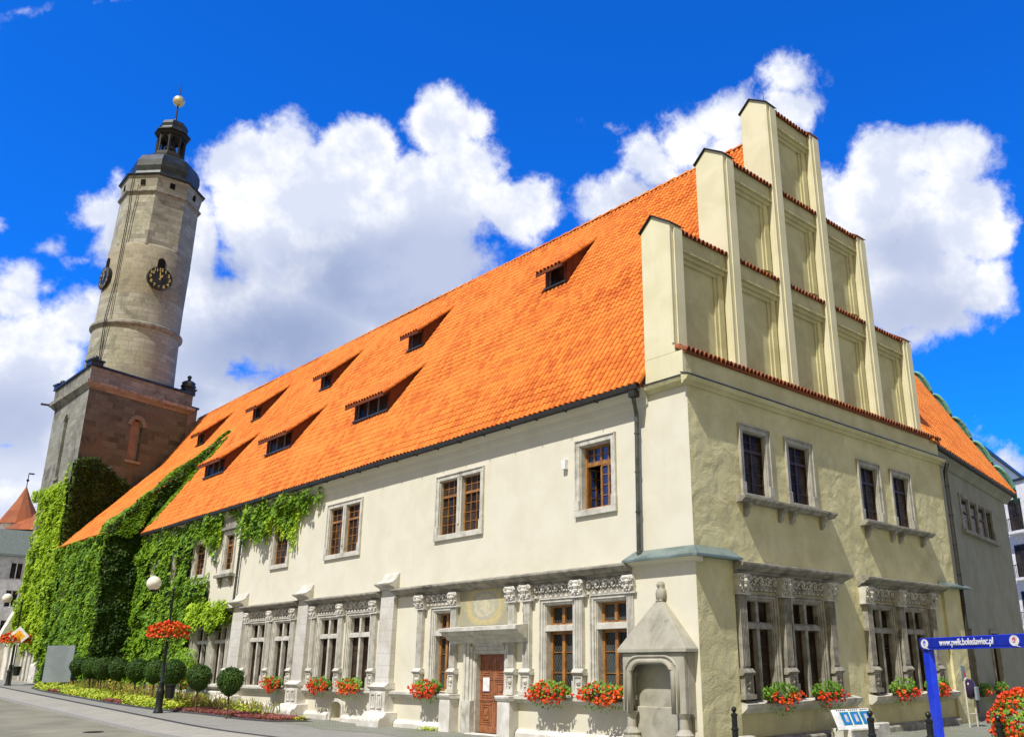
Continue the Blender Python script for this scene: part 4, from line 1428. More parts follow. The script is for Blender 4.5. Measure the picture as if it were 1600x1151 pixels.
for k in range(5):
    gabled(GAB, RE[k] - 0.02, RE[k + 1] - PW + 0.02, YB, 10.68, LV[bay[k]], 0.25)
gab = GAB.build('gable', 'plaster_panel', HALL)
for k in range(6):
    mb = MB()
    x1 = RE[k]
    x0 = x1 - PW
    wl = 0.0
    gabled(mb, x0, x1, Y0, 10.68, LV[lev[k]] + 0.10, 0.46)
    # rounded edge rolls down both sides of the pier front
    mb.tube([(x0 - 0.0, Y0 + 0.03, 10.95), (x0 - 0.0, Y0 + 0.03, LV[lev[k]] - 0.15)], 0.045, 8)
    mb.tube([(x0 + 0.16, Y0 - 0.03, 10.95), (x0 + 0.16, Y0 - 0.03, LV[lev[k]] - 0.1)], 0.03, 6)
    mb.box(lambda u, v, n: Vector((u, n, v)), x1, x1 + 0.07, 10.9, LV[lev[k]] - 0.3, Y0 + 0.12, YB + 0.1)
    mb.box(lambda u, v, n: Vector((u, n, v)), x0 + 0.16, x1 - 0.02, 10.95, LV[lev[k]] - 0.02, Y0 - 0.05, Y0)
    p = mb.build('gable_pier', 'plaster_top', gab, bevel=0.012)
    mb = MB()     # metal-edged coping
    z = LV[lev[k]] + 0.10
    prof = [(Y0 - 0.06, z - 0.03), (Y0 - 0.06, z), (APX, z + 0.50), (Y1 + 0.05, z + 0.05), (Y1 + 0.05, z + 0.015), (APX, z + 0.462)]
    mb.prism(lambda u, v, n: Vector((u, n, v)), prof, x0 - 0.07, x1 + 0.05)
    mb.build('coping', 'lead' if k < 3 else 'tile_red', p)
for k in range(5):
    x0, x1 = RE[k], RE[k + 1] - PW
    for li in range(bay[k] + 1):
        zt = LV[li]
        z0 = LV[li - 1] + 0.35 if li else 11.0
        top = li == bay[k]
        mb = MB()
        fz = lambda u, v, n: Vector((u, n, v))
        # entablature of the panel: plain band, lip, stepped mouldings
        mb.box(fz, x0, x1, zt - 0.52, zt - 0.02, YB - 0.20, YB + 0.01)
        mb.box(fz, x0, x1, zt - 0.60, zt - 0.54, YB - 0.26, YB + 0.01)
        mb.box(fz, x0 + 0.0, x1 - 0.0, zt - 0.74, zt - 0.60, YB - 0.16, YB + 0.01)
        mb.box(fz, x0 + 0.16, x1 - 0.22, zt - 0.88, zt - 0.74, YB - 0.08, YB + 0.01)
        mb.box(fz, x0 + 0.07, x0 + 0.16, z0, zt - 0.74, YB - 0.10, YB + 0.01)
        mb.box(fz, x1 - 0.36, x1 - 0.10, z0, zt - 0.74, YB - 0.10, YB + 0.01)
        mb.box(fz, x1 - 0.50, x1 - 0.36, z0, zt - 0.88, YB - 0.05, YB + 0.01)
        mb.build('panel_frame', 'plaster_panel', gab)
        mb = MB()
        pantiles(mb, Vector((x0 - 0.0, 0.30, zt - 0.05)), Vector((1, 0, 0)), Vector((0, 0.66, 0.30)).normalized(), x1 - x0 + (0.0), 0.74 if top else 0.36, 0.2, 0.37)
        if top:
            pantiles(mb, Vector((x0, Y1 + 0.14, zt - 0.12)), Vector((1, 0, 0)), Vector((0, -0.5, 0.44)).normalized(), x1 - x0, 0.62, 0.2, 0.31)
            mb.tube([(x0, APX, zt + 0.27), (x1, APX, zt + 0.27)], 0.09, 8)
        mb.build('tile_ledge', 'tile_red', gab, recalc=False)
mb = MB()
mb.tube([(6.6, 0.9, 22.2), (6.6, 0.9, 23.1)], 0.012, 5)
mb.build('lightning_rod', 'iron', gab)

# ------------------------------------------------------------------ dormers


def dormer(yc, w, xf, zt, xt, lights):
    """low shed dormer: window front at x = xf, tiled roof running back to x = xt"""
    zb = zroof(xf) + 0.10
    hw = w / 2
    zr = lambda x: zt + (zroof(xt) + 0.06 - zt) * (x - xf) / (xt - xf)
    mb = MB()   # front with hole and two cheeks
    wall(mb, lambda u, v, n: Vector((xf - n, u, v)), yc - hw - 0.14, yc + hw + 0.14, zb - 0.1, zt, [(yc - hw, yc + hw, zb + 0.14, zt - 0.12)], 0.2)
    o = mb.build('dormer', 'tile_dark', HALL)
    for s in (-1, 1):
        mb = MB()
        y = yc + s * (hw + 0.14)
        ms = [Vector((xf, y, zb - 0.1)), Vector((xf, y, zt)), Vector((xt, y, zroof(xt) + 0.02)), Vector((xt, y, zroof(xt) - 0.1))]
        m2 = [q + Vector((0, s * 0.05, 0)) for q in ms]
        mb.poly(m2)
        mb.poly([ms[0], ms[1], m2[1], m2[0]])
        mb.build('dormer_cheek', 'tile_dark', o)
    mb = MB()
    xo = xf - 0.46
    dv = Vector((xt - xo, 0, zr(xt) - zr(xo)))
    L = dv.length
    wd = w + 0.28 + 0.36
    pantiles(mb, Vector((xo, yc - wd / 2, zr(xo) + 0.03)), Vector((0, 1, 0)), dv.normalized(), wd, L, 0.245, 0.37)
    pts = []
    for x in (xo, xt):
        for y in (yc - wd / 2, yc + wd / 2):
            pts.append(Vector((x, y, zr(x))))
    mb.poly([pts[0], pts[1], pts[3], pts[2]])
    mb.build('dormer_roof', 'tile', o, recalc=False)
    mb = MB()
    mb.box(lambda u, v, n: Vector((n, u, v)), yc - wd / 2, yc + wd / 2, zr(xo) - 0.12, zr(xo) + 0.02, xo, xo + 0.05)
    for s in (-1, 1):
        yy = yc + s * (wd / 2 - 0.02)
        mb.poly([Vector((xo, yy, zr(xo) - .12)), Vector((xt, yy, zr(xt) - .12)), Vector((xt, yy, zr(xt) + .02)), Vector((xo, yy, zr(xo) + .02))])
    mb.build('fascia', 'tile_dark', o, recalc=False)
    f, g = MB(), MB()
    fd = lambda u, v, n: Vector((xf - n, u, v))
    ring(f, fd, yc - hw, yc + hw, zb + 0.14, zt - 0.12, 0.05, -0.14, -0.06)
    for k in range(1, lights):
        uu = yc - hw + w * k / lights
        f.box(fd, uu - 0.03, uu + 0.03, zb + 0.19, zt - 0.17, -0.14, -0.06)
    g.poly([fd(yc - hw, zb + 0.14, -0.12), fd(yc + hw, zb + 0.14, -0.12), fd(yc + hw, zt - 0.12, -0.12), fd(yc - hw, zt - 0.12, -0.12)])
    f.build('window_frame', 'greypanel', o)
    g.build('pane', 'glass', o, recalc=False)
    mb = MB()
    mb.box(fd, yc - hw - 0.16, yc + hw + 0.16, zb + 0.04, zb + 0.11, -0.05, 0.12)
    mb.build('sill', 'zinc', o)


for yc in (10.57, 21.3, 30.67, 40.0, 49.5):
    dormer(yc, 1.0, 4.60, zroof(4.6) + 1.22, 6.5, 1)
for yc in (20.1, 29.6, 38.3):
    dormer(yc, 2.75, 1.62, zroof(1.62) + 1.25, 3.5, 3)

# ------------------------------------------------------------------ clock tower
TOWER = thing('clock_tower', (1.6, 59.8, 1.2), 'tall grey stone clock tower with black belfry and gilded ball behind the ivy', 'clock tower')
TAN = math.atan(0.33)
A = Vector((-2.1, 54.5, 0))
B = Vector((-2.25, 63.2, 0))
CR = Vector((-2.1 + 8.6 * math.cos(TAN), 54.5 + 8.6 * math.sin(TAN), 0))
DD = B + CR - A
nL = Vector((-1, -0.017, 0)).normalized()
nR = Vector((math.sin(TAN), -math.cos(TAN), 0))
dirR = Vector((math.cos(TAN), math.sin(TAN), 0))
dirL = (B - A).normalized()


def frTL(u, v, n):      # tower face towards the street, u from the front corner
    q = A + dirL * u + nL * n
    return Vector((q.x, q.y, v))


def frTR(u, v, n):      # tower face towards the hall
    q = A + dirR * u + nR * n
    return Vector((q.x, q.y, v))


LL = (B - A).length
mb = MB()
nl = (4.25, 5.15, 15.6, 20.6)
nr = (3.75, 4.75, 17.0, 20.2)
wall(mb, frTL, 0, LL, 0.2, 21.7, [nl], 0.35)
for P1_, P2_ in ((B, DD), (DD, CR)):
    mb.poly([(P1_.x, P1_.y, 0.2), (P2_.x, P2_.y, 0.2), (P2_.x, P2_.y, 21.7), (P1_.x, P1_.y, 21.7)])
mb.build('tower_base', 'tower_base', TOWER)
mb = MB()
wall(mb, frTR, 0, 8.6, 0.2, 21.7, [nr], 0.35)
mb.build('tower_base', 'tower_base_shade', TOWER)
for fr, (a, b, c, d), mt in ((frTL, nl, 'tower_base'), (frTR, nr, 'pink')):
    mb = MB()
    mb.poly([fr(a, c, -0.3), fr(b, c, -0.3), fr(b, d, -0.3), fr(a, d, -0.3)])
    o = mb.build('blind_window', mt, TOWER, recalc=False)
    mb = MB()
    m_ = (a + b) / 2
    w = (b - a) / 2
    arc_o = [(m_ + (w + 0.28) * math.cos(R(t)), d - 0.45 + (w + 0.35) * math.sin(R(t))) for t in range(0, 181, 20)]
    arc_i = [(m_ + w * math.cos(R(t)), d - 0.45 + (w + 0.0) * math.sin(R(t))) for t in range(180, -1, -20)]
    mb.extr(fr, arc_o + arc_i, -0.28, 0.05)
    mb.extr(fr, [(a, d), (a, d - 0.45)] + [(m_ - w * math.cos(R(t)), d - 0.45 + w * math.sin(R(t))) for t in range(10, 91, 16)] + [(m_, d)], -0.28, -0.002)
    mb.extr(fr, [(b, d), (b, d - 0.45)] + [(m_ + w * math.cos(R(t)), d - 0.45 + w * math.sin(R(t))) for t in range(10, 91, 16)] + [(m_, d)], -0.28, -0.002)
    mb.box(fr, a - 0.15, b + 0.15, c - 0.2, c, -0.1, 0.12)
    mb.build('window_arch', 'tower_base', o)


def quadring(z0, z1, out0, out1, name, mat, inner=None, parent=TOWER):
    """moulding round the four sides of the tower base"""
    cen = (A + B + CR + DD) / 4
    mb = MB()
    def off(P, o):
        d = (P - cen).normalized()
        return P + d * o * 1.35
    lo = [mb.p((*off(P, out0).xy, z0)) for P in (A, B, DD, CR)]
    hi = [mb.p((*off(P, out1).xy, z1)) for P in (A, B, DD, CR)]
    for i in range(4):
        j = (i + 1) % 4
        mb.f.append([lo[i], lo[j], hi[j], hi[i]])
    mb.f.append(lo)
    mb.f.append(hi[::-1])
    return mb.build(name, mat, parent, recalc=True)


quadring(21.7, 22.0, 0.05, 0.32, 'cornice', 'tower_base')
quadring(22.0, 22.25, 0.38, 0.42, 'cornice', 'stone_dark')
quadring(22.25, 23.35, 0.16, 0.16, 'parapet', 'tower_base')
quadring(23.35, 23.52, 0.30, 0.26, 'parapet_coping', 'slate')
cen = (A + B + CR + DD) / 4
for P_c in (A, B, CR):
    d = (P_c - cen).normalized()
    q = P_c - d * 0.25
    mb = MB()
    mb.lathe((q.x, q.y), [(0.62, 23.4), (0.62, 23.72), (0.74, 23.74), (0.74, 23.86), (0.3, 23.92)], 4, math.pi / 4 + 0.15)
    o = mb.build('corner_post', 'slate', TOWER)
    mb = MB()
    if P_c is CR:
        mb.lathe((q.x, q.y), [(0.5, 23.9), (0.62, 24.1), (0.5, 24.25), (0.55, 24.4), (0.35, 24.55), (0.14, 24.62), (0.12, 24.8), (0.2, 24.9), (0.1, 25.05)], 12)
    else:
        mb.ball((q.x, q.y, 24.08), 0.22, 10, 7)
    mb.build('finial', 'slate', o, smooth=True)
# water spout on the far corner
mb = MB()
mb.tube([(B.x, B.y, 22.1), (B.x - 1.0, B.y + 0.3, 22.15)], 0.09, 6)
mb.build('water_spout', 'slate', TOWER)
TC = Vector((2.0, 59.5, 0))
vd = (TC - Vector((-18.54, -14.9, 0))).normalized()
sd = vd.cross(Vector((0, 0, 1)))


def lean(z):
    k = -0.12 + 0.0195 * max(0, z - 26)
    return sd.x * k, sd.y * k


CY = (TC.x, TC.y, 3.3)
mb = MB()
mb.lathe(TC, [(3.42, 22.2), (3.36, 25), (3.26, 28.0)], 40, 0, False, lean)
mb.build('shaft', 'tower', TOWER, smooth=True, cyl=CY)
mb = MB()
mb.lathe(TC, [(3.26, 27.9), (3.4, 28.02), (3.5, 28.12), (3.5, 28.3), (3.3, 28.42), (3.22, 28.42)], 40, 0, False, lean)
mb.build('string_course', 'stone_dark', TOWER, smooth=False, cyl=CY)
mb = MB()
mb.lathe(TC, [(3.22, 28.4), (3.18, 30.8)], 40, 0, False, lean)
mb.build('shaft', 'tower', TOWER, smooth=True, cyl=CY)
mb = MB()
mb.lathe(TC, [(3.18, 30.8), (3.19, 35.1), (3.10, 35.3), (2.9, 35.42)], 40, 0, False, lean)
mb.build('shaft', 'tower_dark', TOWER, smooth=True, cyl=CY)
OP = math.atan2(-vd.y, -vd.x) - R(9)
mb = MB()
mb.lathe(TC, [(3.2, 35.2), (3.12, 39.9), (3.2, 40.1)], 8, OP, False, lean)
mb.build('octagon_shaft', 'tower', TOWER, cyl=CY)
mb = MB()
mb.lathe(TC, [(3.22, 40.05), (3.34, 40.14), (3.34, 40.26), (3.12, 40.3)], 8, OP, False, lean)
mb.build('string_course', 'stone_dark', TOWER, cyl=CY)
mb = MB()
mb.lathe(TC, [(3.1, 40.25), (3.3, 41.6), (3.34, 41.75)], 8, OP, True, lean)
tb = mb.build('gallery_wall', 'tower', TOWER, cyl=CY)
mb = MB()
for k in range(8):
    a = OP + math.pi / 4 * (k + 0.5)
    ox, oy = lean(41)
    for s_ in (0.0,):
        c = Vector((TC.x + ox + 2.99 * math.cos(a), TC.y + oy + 2.99 * math.sin(a), 41.05))
        t = Vector((-math.sin(a), math.cos(a), 0))
        o_ = Vector((math.cos(a), math.sin(a), 0))
        fr = lambda u, v, n, c=c, t=t, o_=o_: c + t * u + o_ * n + Vector((0, 0, v))
        hole = MB()
        hole.box(fr, -0.2, 0.2, -0.28, 0.22, -0.3, 0.02)
        hole.build('gallery_opening', 'dark', tb)
# onion-like lower dome, lantern and upper dome
mb = MB()
mb.lathe(TC, [(3.46, 41.64), (3.52, 41.74), (3.2, 41.95), (2.85, 42.15), (2.78, 42.4), (2.86, 42.9), (2.80, 43.5), (2.5, 44.1), (1.95, 44.5), (1.5, 44.7), (1.42, 44.9)], 8, OP, True, lean)
mb.build('dome', 'slate', TOWER, cyl=CY)
mb = MB()
mb.lathe(TC, [(1.48, 44.7), (1.48, 44.95), (1.3, 45.0), (1.26, 45.3), (1.15, 45.32)], 8, OP, True, lean)
lan = mb.build('lantern', 'lead', TOWER)
mb = MB()
mb.lathe(TC, [(1.25, 47.1), (1.38, 47.2), (1.38, 47.4), (1.2, 47.5)], 8, OP, True, lean)
mb.build('lantern_eaves', 'lead', lan)
for k in range(8):
    a = OP + math.pi / 4 * k
    ox, oy = lean(46.4)
    mb = MB()
    c = Vector((TC.x + ox + 1.10 * math.cos(a), TC.y + oy + 1.10 * math.sin(a), 0))
    mb.lathe(c, [(0.12, 45.2), (0.12, 47.15)], 6, a)
    mb.build('lantern_post', 'lead', lan)
    a2 = a + math.pi / 8
    o_ = Vector((math.cos(a2), math.sin(a2), 0))
    t = Vector((-math.sin(a2), math.cos(a2), 0))
    c = Vector((TC.x + ox, TC.y + oy, 0)) + o_ * 1.02
    fr = lambda u, v, n, c=c, t=t, o_=o_: c + t * u + o_ * n + Vector((0, 0, v))
    mb = MB()
    w = 0.42
    arc = [(-w, 47.15), (w, 47.15), (w, 46.45)] + [(0.33 * math.cos(R(q)), 46.45 + 0.5 * math.sin(R(q))) for q in range(0, 181, 20)] + [(-w, 46.45)]
    mb.extr(fr, arc, -0.04, 0.04)
    mb.build('lantern_arch', 'lead', lan)
ox, oy = lean(46)
mb = MB()
mb.lathe((TC.x + ox, TC.y + oy), [(0.05, 47.1), (0.22, 47.0), (0.3, 46.7), (0.38, 46.3), (0.52, 46.05), (0.5, 45.98)], 14)
mb.build('bell', 'zinc', lan, smooth=True)
mb = MB()
mb.lathe(TC, [(1.52, 47.4), (1.52, 47.52), (1.25, 47.64), (1.15, 47.9), (1.2, 48.2), (1.05, 48.55), (0.6, 48.8), (0.15, 48.95), (0.1, 49.3)], 8, OP, True, lean)
mb.build('upper_dome', 'slate', TOWER)
ox, oy = lean(51)
c = Vector((TC.x + ox, TC.y + oy, 0))
mb = MB()
mb.tube([(c.x - .05, c.y, 48.8), (c.x, c.y, 52.9)], [0.1, 0.035], 6)
mb.build('spike', 'lead', TOWER)
mb = MB()
mb.ball((c.x, c.y, 51.15), 0.52, 16, 12)
mb.build('gilded_ball', 'goldball', TOWER, smooth=True)

# lightning cable down the shaft
mb = MB()
vdn = -vd
for dx in (0.0, 0.16):
    pts = []
    for z in (41.5, 40.2, 38, 35.3, 32, 28.5, 28.1, 25, 23.6):
        rr = 3.3 if z > 28 else 3.42
        if 28.0 < z < 28.6:
            rr = 3.58
        a = math.atan2(vdn.y, vdn.x) - 0.70 - dx / 3.3
        ox, oy = lean(z)
        if z > 39.9:
            rr = 3.46
        pts.append((TC.x + ox + rr * math.cos(a), TC.y + oy + rr * math.sin(a), z))
    mb.tube(pts, 0.035, 5)
mb.build('cable', 'iron', TOWER)


def clock(ang):
    z = 32.35
    ox, oy = lean(z)
    o_ = Vector((math.cos(ang), math.sin(ang), 0))
    t = Vector((-math.sin(ang), math.cos(ang), 0))
    c = Vector((TC.x + ox, TC.y + oy, z)) + o_ * 3.22
    fr = lambda u, v, n: c + t * u + o_ * n + Vector((0, 0, v))
    mb = MB()
    mb.extr(fr, [(0.98 * math.cos(R(q)), 0.98 * math.sin(R(q))) for q in range(0, 360, 10)], -0.25, 0.08)
    o = mb.build('clock_face', 'clock', TOWER)
    mb = MB()
    mb.tube([fr(0.97 * math.cos(R(q)), 0.97 * math.sin(R(q)), 0.09) for q in range(0, 360, 15)], 0.035, 5, closed=True)
    mb.build('rim', 'lead', o)
    for h in range(1, 13):
        a = math.pi / 2 - h * math.pi / 6
        cu = bpy.data.curves.new('numeral', 'FONT')
        cu.body = str(h)
        cu.size = 0.36
        cu.extrude = 0.015
        cu.offset = 0.012
        cu.align_x = 'CENTER'
        cu.align_y = 'CENTER'
        to = bpy.data.objects.new('tmp', cu)
        me = bpy.data.meshes.new_from_object(to)
        bpy.data.objects.remove(to)
        p = fr(0.76 * math.cos(a), 0.76 * math.sin(a), 0.10)
        me.transform(Matrix(((t.x, 0, o_.x, p.x), (t.y, 0, o_.y, p.y), (0, 1, 0, p.z), (0, 0, 0, 1))))
        me.materials.append(M['gold'])
        no = bpy.data.objects.new('numeral', me)
        COL.objects.link(no)
        no.parent = o
    for a, L, w in ((R(90 - 28), 0.42, 0.06), (R(90 + 6), 0.66, 0.045)):   # two minutes to one
        d = Vector((math.cos(a), math.sin(a)))
        e = Vector((-d.y, d.x))
        mb = MB()
        pl = [d * L, d * L * 0.6 + e * w, d * -0.16 + e * w * 0.6, d * -0.16 - e * w * 0.6, d * L * 0.6 - e * w]
        mb.extr(fr, [(q.x, q.y) for q in pl], 0.125, 0.15)
        mb.build('hand', 'gold', o)
    mb = MB()      # small arched opening above the dial
    hole = [(-0.3, 1.0), (0.3, 1.0), (0.3, 1.5)] + [(0.3 * math.cos(R(q)), 1.5 + 0.35 * math.sin(R(q))) for q in range(20, 170, 20)] + [(-0.3, 1.5)]
    mb.extr(fr, hole, -0.3, 0.0)
    mb.build('louvre_opening', 'dark', TOWER)


va = math.atan2(vdn.y, vdn.x)
clock(va + math.asin(0.29))
clock(va - math.asin(0.94))

# sandstone blocks and fluted portal at the foot of the tower
mb = MB()
for u0, u1, n1, h in ((0.2, 1.6, 0.35, 1.0), (5.2, 6.6, 0.5, 2.3), (6.9, 8.4, 0.6, 2.4)):
    mb = MB()
    mb.prism(frTL, [(0, 0.4), (n1, 0.4), (n1, 1.2 + h), (n1 - 0.2, 1.3 + h), (0, 1.4 + h)], u0, u1)
    mb.build('base_block', 'stone_light', TOWER, bevel=0.03)
for k in range(6):
    mb = MB()
    mb.box(frTL, 1.9 + 0.5 * k, 2.2 + 0.5 * k, 0.6, 4.3, 0, 0.15 + 0.08 * (k % 2))
    mb.build('portal_moulding', 'stone', TOWER, bevel=0.03)
mb = MB()
mb.prism(frTL, [(0, 0.3), (2.0, 0.3), (1.5, 3.0), (0.0, 7.0)], 8.0, 8.9)
mb.build('flying_buttress', 'stone_light', TOWER, bevel=0.03)
# lean-to roof edge of the buttress at the right of the tower (beside the ridge)
mb = MB()
mb.box(frTR, 8.6, 9.6, 18.0, 22.4, -1.6, -0.2)
mb.build('stair_turret', 'tower_base', TOWER)
mb = MB()
mb.box(frTR, 8.6, 9.7, 22.4, 22.55, -1.7, -0.1)
mb.build('parapet_coping', 'slate', TOWER)

# ------------------------------------------------------------------ ivy
ivyTL = [[(-0.1, 16.2), (0.3, 15.2), (0.6, 14.7), (9.2, 15.0), (9.0, 14.3), (6.6, 14.0), (6.2, 13.4), (6.8, 11.8), (7.4, 9.5), (8.0, 7.1), (8.8, 5.8), (8.8, 3.9), (7.4, 3.0), (5.2, 2.6), (3.6, 3.4), (1.6, 3.0), (-0.1, 2.2)]]
o = ivy_sheet('climbing_ivy', frTL, ivyTL, [], 150, 0.25, 0.10, 0.42, 'ivy', 1)
tag(o, 'bright sunlit ivy climbing the street face of the stone tower base', 'ivy')
ivyTR = [[(-0.3, 16.2), (0.8, 16.5), (1.4, 16.7), (1.9, 16.3), (3.7, 15.4), (4.8, 14.7), (4.4, 13.6), (2.6, 11.8), (-0.3, 9.0)]]
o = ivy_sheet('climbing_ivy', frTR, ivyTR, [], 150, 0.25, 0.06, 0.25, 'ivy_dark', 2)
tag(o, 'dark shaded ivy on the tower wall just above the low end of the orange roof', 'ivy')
ivyW = [[(55.2, 10.0), (43.8, 9.95), (43.8, 0.6), (54.9, 1.2)]]
wx = [[(52.2, 7.7), (53.4, 7.7), (53.4, 6.0), (52.2, 6.0)], [(49.3, 7.7), (50.3, 7.7), (50.3, 5.9), (49.3, 5.9)], [(45.9, 7.6), (46.5, 7.6), (46.5, 6.0), (45.9, 6.0)]]
o = ivy_sheet('climbing_ivy', wingE, ivyW, wx, 125, 0.24, 0.08, 0.40, 'ivy_mid', 3)
tag(o, 'green ivy covering the projecting wing under the low roof strip behind the clipped bushes', 'ivy')
frS = lambda u, v, n: Vector((u, 44.0 - n, v))
ivyS = [[(-2.35, 0.6), (0.2, 0.6), (0.2, 10.1), (4.25, 16.9), (4.0, 16.9), (-0.3, 12.3), (-2.35, 10.1)]]
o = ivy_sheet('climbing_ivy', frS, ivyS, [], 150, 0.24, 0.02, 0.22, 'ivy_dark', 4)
tag(o, 'dark ivy filling the shaded recess between projecting wing and long front', 'ivy')
# ivy rolling over the verge of the wing roof
rnd = random.Random(5)
mb = MB()
for _ in range(7500):
    t = rnd.random()
    x = -2.4 + 6.9 * t
    w = 0.85 * (1 - 0.75 * t)
    y = 44.15 + rnd.uniform(-0.5, 0.5) * w * 1.5 + 0.25 * math.sin(x * 2.1)
    base = 9.92 + WS * (x + 2.3) if y > 44.0 else max(zroof(x), 9.92 + WS * (x + 2.3) - (44 - y) * 3.0)
    z = base + 0.15 + rnd.random() * 0.42 * (1 - 0.5 * t) * (0.8 + noise.noise(Vector((x * 1.3, y, 1))))
    leaf(mb, Vector((x, y, z)), Vector((-0.6 + rnd.gauss(0, .35), rnd.gauss(-.15, .4), 0.8)).normalized(), Vector((0.3, 0, 1)), 0.27 * rnd.uniform(0.6, 1.2))
for _ in range(2600):
    t = rnd.random()
    x = -0.2 + 4.4 * t
    y = 43.8 - abs(rnd.gauss(0, 0.42)) * (1 - 0.7 * t)
    z = zroof(x) + 0.06 + rnd.random() * 0.22
    leaf(mb, Vector((x, y, z)), Vector((-0.7 + rnd.gauss(0, .35), rnd.gauss(0, .35), 0.7)).normalized(), Vector((0.3, 0, 1)), 0.25 * rnd.uniform(0.6, 1.2))
tag(mb.build('climbing_ivy', 'ivy_mid', recalc=False), 'ivy band creeping diagonally up the orange roof beside the smallest dormers', 'ivy')

ivyA = [(41.0, 10.0), (33.1, 9.9), (28.0, 9.85), (23.7, 9.8), (20.9, 9.6), (20.7, 9.1), (21.6, 9.2), (21.8, 8.6), (22.3, 8.8), (22.8, 9.3), (23.3, 8.9), (23.4, 8.1), (24.2, 8.5), (25.2, 8.8),
        (25.8, 8.6), (26.0, 7.8), (26.5, 7.7), (27.0, 8.1), (27.5, 8.1), (28.1, 8.4), (28.4, 7.6), (28.7, 8.5), (29.2, 8.9), (29.7, 9.4), (30.9, 9.6), (32.1, 9.4), (31.9, 8.3), (32.2, 7.0), (32.6, 8.5), (33.5, 8.8),
        (34.4, 8.6), (35.3, 8.4), (35.6, 6.8), (36.5, 6.5), (37.7, 6.6), (39.7, 6.8)]
ivyB = [(44.3, 10.0), (40.6, 10.0), (38.2, 9.9), (35.6, 9.4), (35.6, 8.3), (36.1, 7.1), (37.0, 6.7), (32.8, 6.55), (32.5, 5.2), (34.1, 5.05), (29.0, 4.95), (29.0, 4.2), (30.2, 3.9), (31.0, 3.6), (32.2, 3.9),
        (33.8, 4.2), (34.3, 3.2), (34.6, 3.1), (34.0, 2.8), (33.6, 1.9), (34.8, 1.5), (44.3, 0.8)]
o = ivy_sheet('climbing_ivy', frL, [ivyA, ivyB], [[(37.3, 8.3), (38.4, 8.3), (38.4, 6.9), (37.3, 6.9)], [(41.2, 8.3), (42.0, 8.3), (41.9, 7.1), (41.2, 7.1)], [(33.9, 8.4), (35.1, 8.4), (35.1, 6.9), (33.9, 6.9)],
                                                   [(29.95, 8.65), (31.35, 8.65), (31.35, 6.7), (29.95, 6.7)]], 120, 0.22, 0.08, 0.45, 'ivy_mid', 6)
tag(o, 'leafy ivy spreading over the cream front below the eaves from recess to downpipe', 'ivy')
o = ivy_sheet('climbing_ivy', frL, [[(29.0, 5.15), (33.6, 5.2), (34.2, 4.5), (33.0, 3.9), (31.6, 4.25), (30.8, 3.75), (29.6, 4.2), (28.9, 4.4)]], [], 190, 0.22, 0.46, 0.25, 'ivy', 16, back=False)
tag(o, 'bright clump of ivy hanging over the ground floor cornice left of the tall downpipe', 'ivy')
# free hanging strands
rnd = random.Random(8)
mb = MB()
for _ in range(260):
    u = rnd.choice([rnd.uniform(21.0, 28.9), rnd.uniform(22.5, 28.7), rnd.uniform(31.6, 33.6)])
    top = 9.6 if u > 29 else 9.4
    dens = 0.35 + 0.65 * max(0, noise.noise(Vector((u * 1.1, 0, 4))) + 0.4)
    L = rnd.uniform(0.5, 2.4) * dens + (0.3 if u > 23 else -0.2)
    z = top
    uu = u
    while z > top - L:
        leaf(mb, frL(uu, z, 0.12 + 0.1 * rnd.random()), Vector((-1, rnd.gauss(0, .4), 0.6 + rnd.gauss(0, .3))).normalized(), Vector((0, rnd.gauss(0, .4), 1)), rnd.uniform(0.12, 0.22))
        z -= rnd.uniform(0.05, 0.11)
        uu += rnd.gauss(0, 0.022)
tag(mb.build('hanging_ivy', 'ivy', recalc=False), 'thin light green ivy strands hanging from the eaves beside the tall downpipe', 'ivy')

# ------------------------------------------------------------------ rear wing on the right
WING = thing('corner_house', (23, 2, 0), 'plain grey house with steep orange roof and wavy green copper verge beyond the gable', 'house')
mb = MB()
wall(mb, frW, -0.1, 13.5, -0.5, 10.1, [(4.2, 10.1, 7.65, 9.05), (1.75, 3.0, 0.9, 3.4), (6.3, 7.6, 0.9, 3.3)], 0.35)
c1_, c2_ = frW(13.5, 0, 0), frW(13.5, 0, -12)
mb.poly([(c1_.x, c1_.y, -0.5), (c2_.x, c2_.y, -0.5), (c2_.x, c2_.y, 9), (c1_.x, c1_.y, 10.1)])
mb.build('wall', 'plaster_grey', WING)
mb = MB()
mb.prism(frW, [(0, 10.0), (0.06, 10.0), (0.22, 10.2), (0.36, 10.3), (0.36, 10.38), (0, 10.4)], -0.1, 13.9)
mb.build('cornice', 'plaster_grey', WING)
mb = MB()
mb.prism(frW, [(0.36, 10.38), (0.50, 10.40), (0.54, 10.5), (0.3, 10.5)], -0.1, 14.0)
mb.build('gutter', 'lead', WING)
mb = MB()
wn = frW(0, 0, -1) - frW(0, 0, 0)
vv = (wn * 1.0 + Vector((0, 0, 1.72))).normalized()
pantiles(mb, frW(-0.9, 10.5, 0.5), (frW(1, 0, 0) - frW(0, 0, 0)), vv, 14.9, 8.6, 0.245, 0.37)
mb.build('roof', 'tile', WING, recalc=False)
mb = MB()
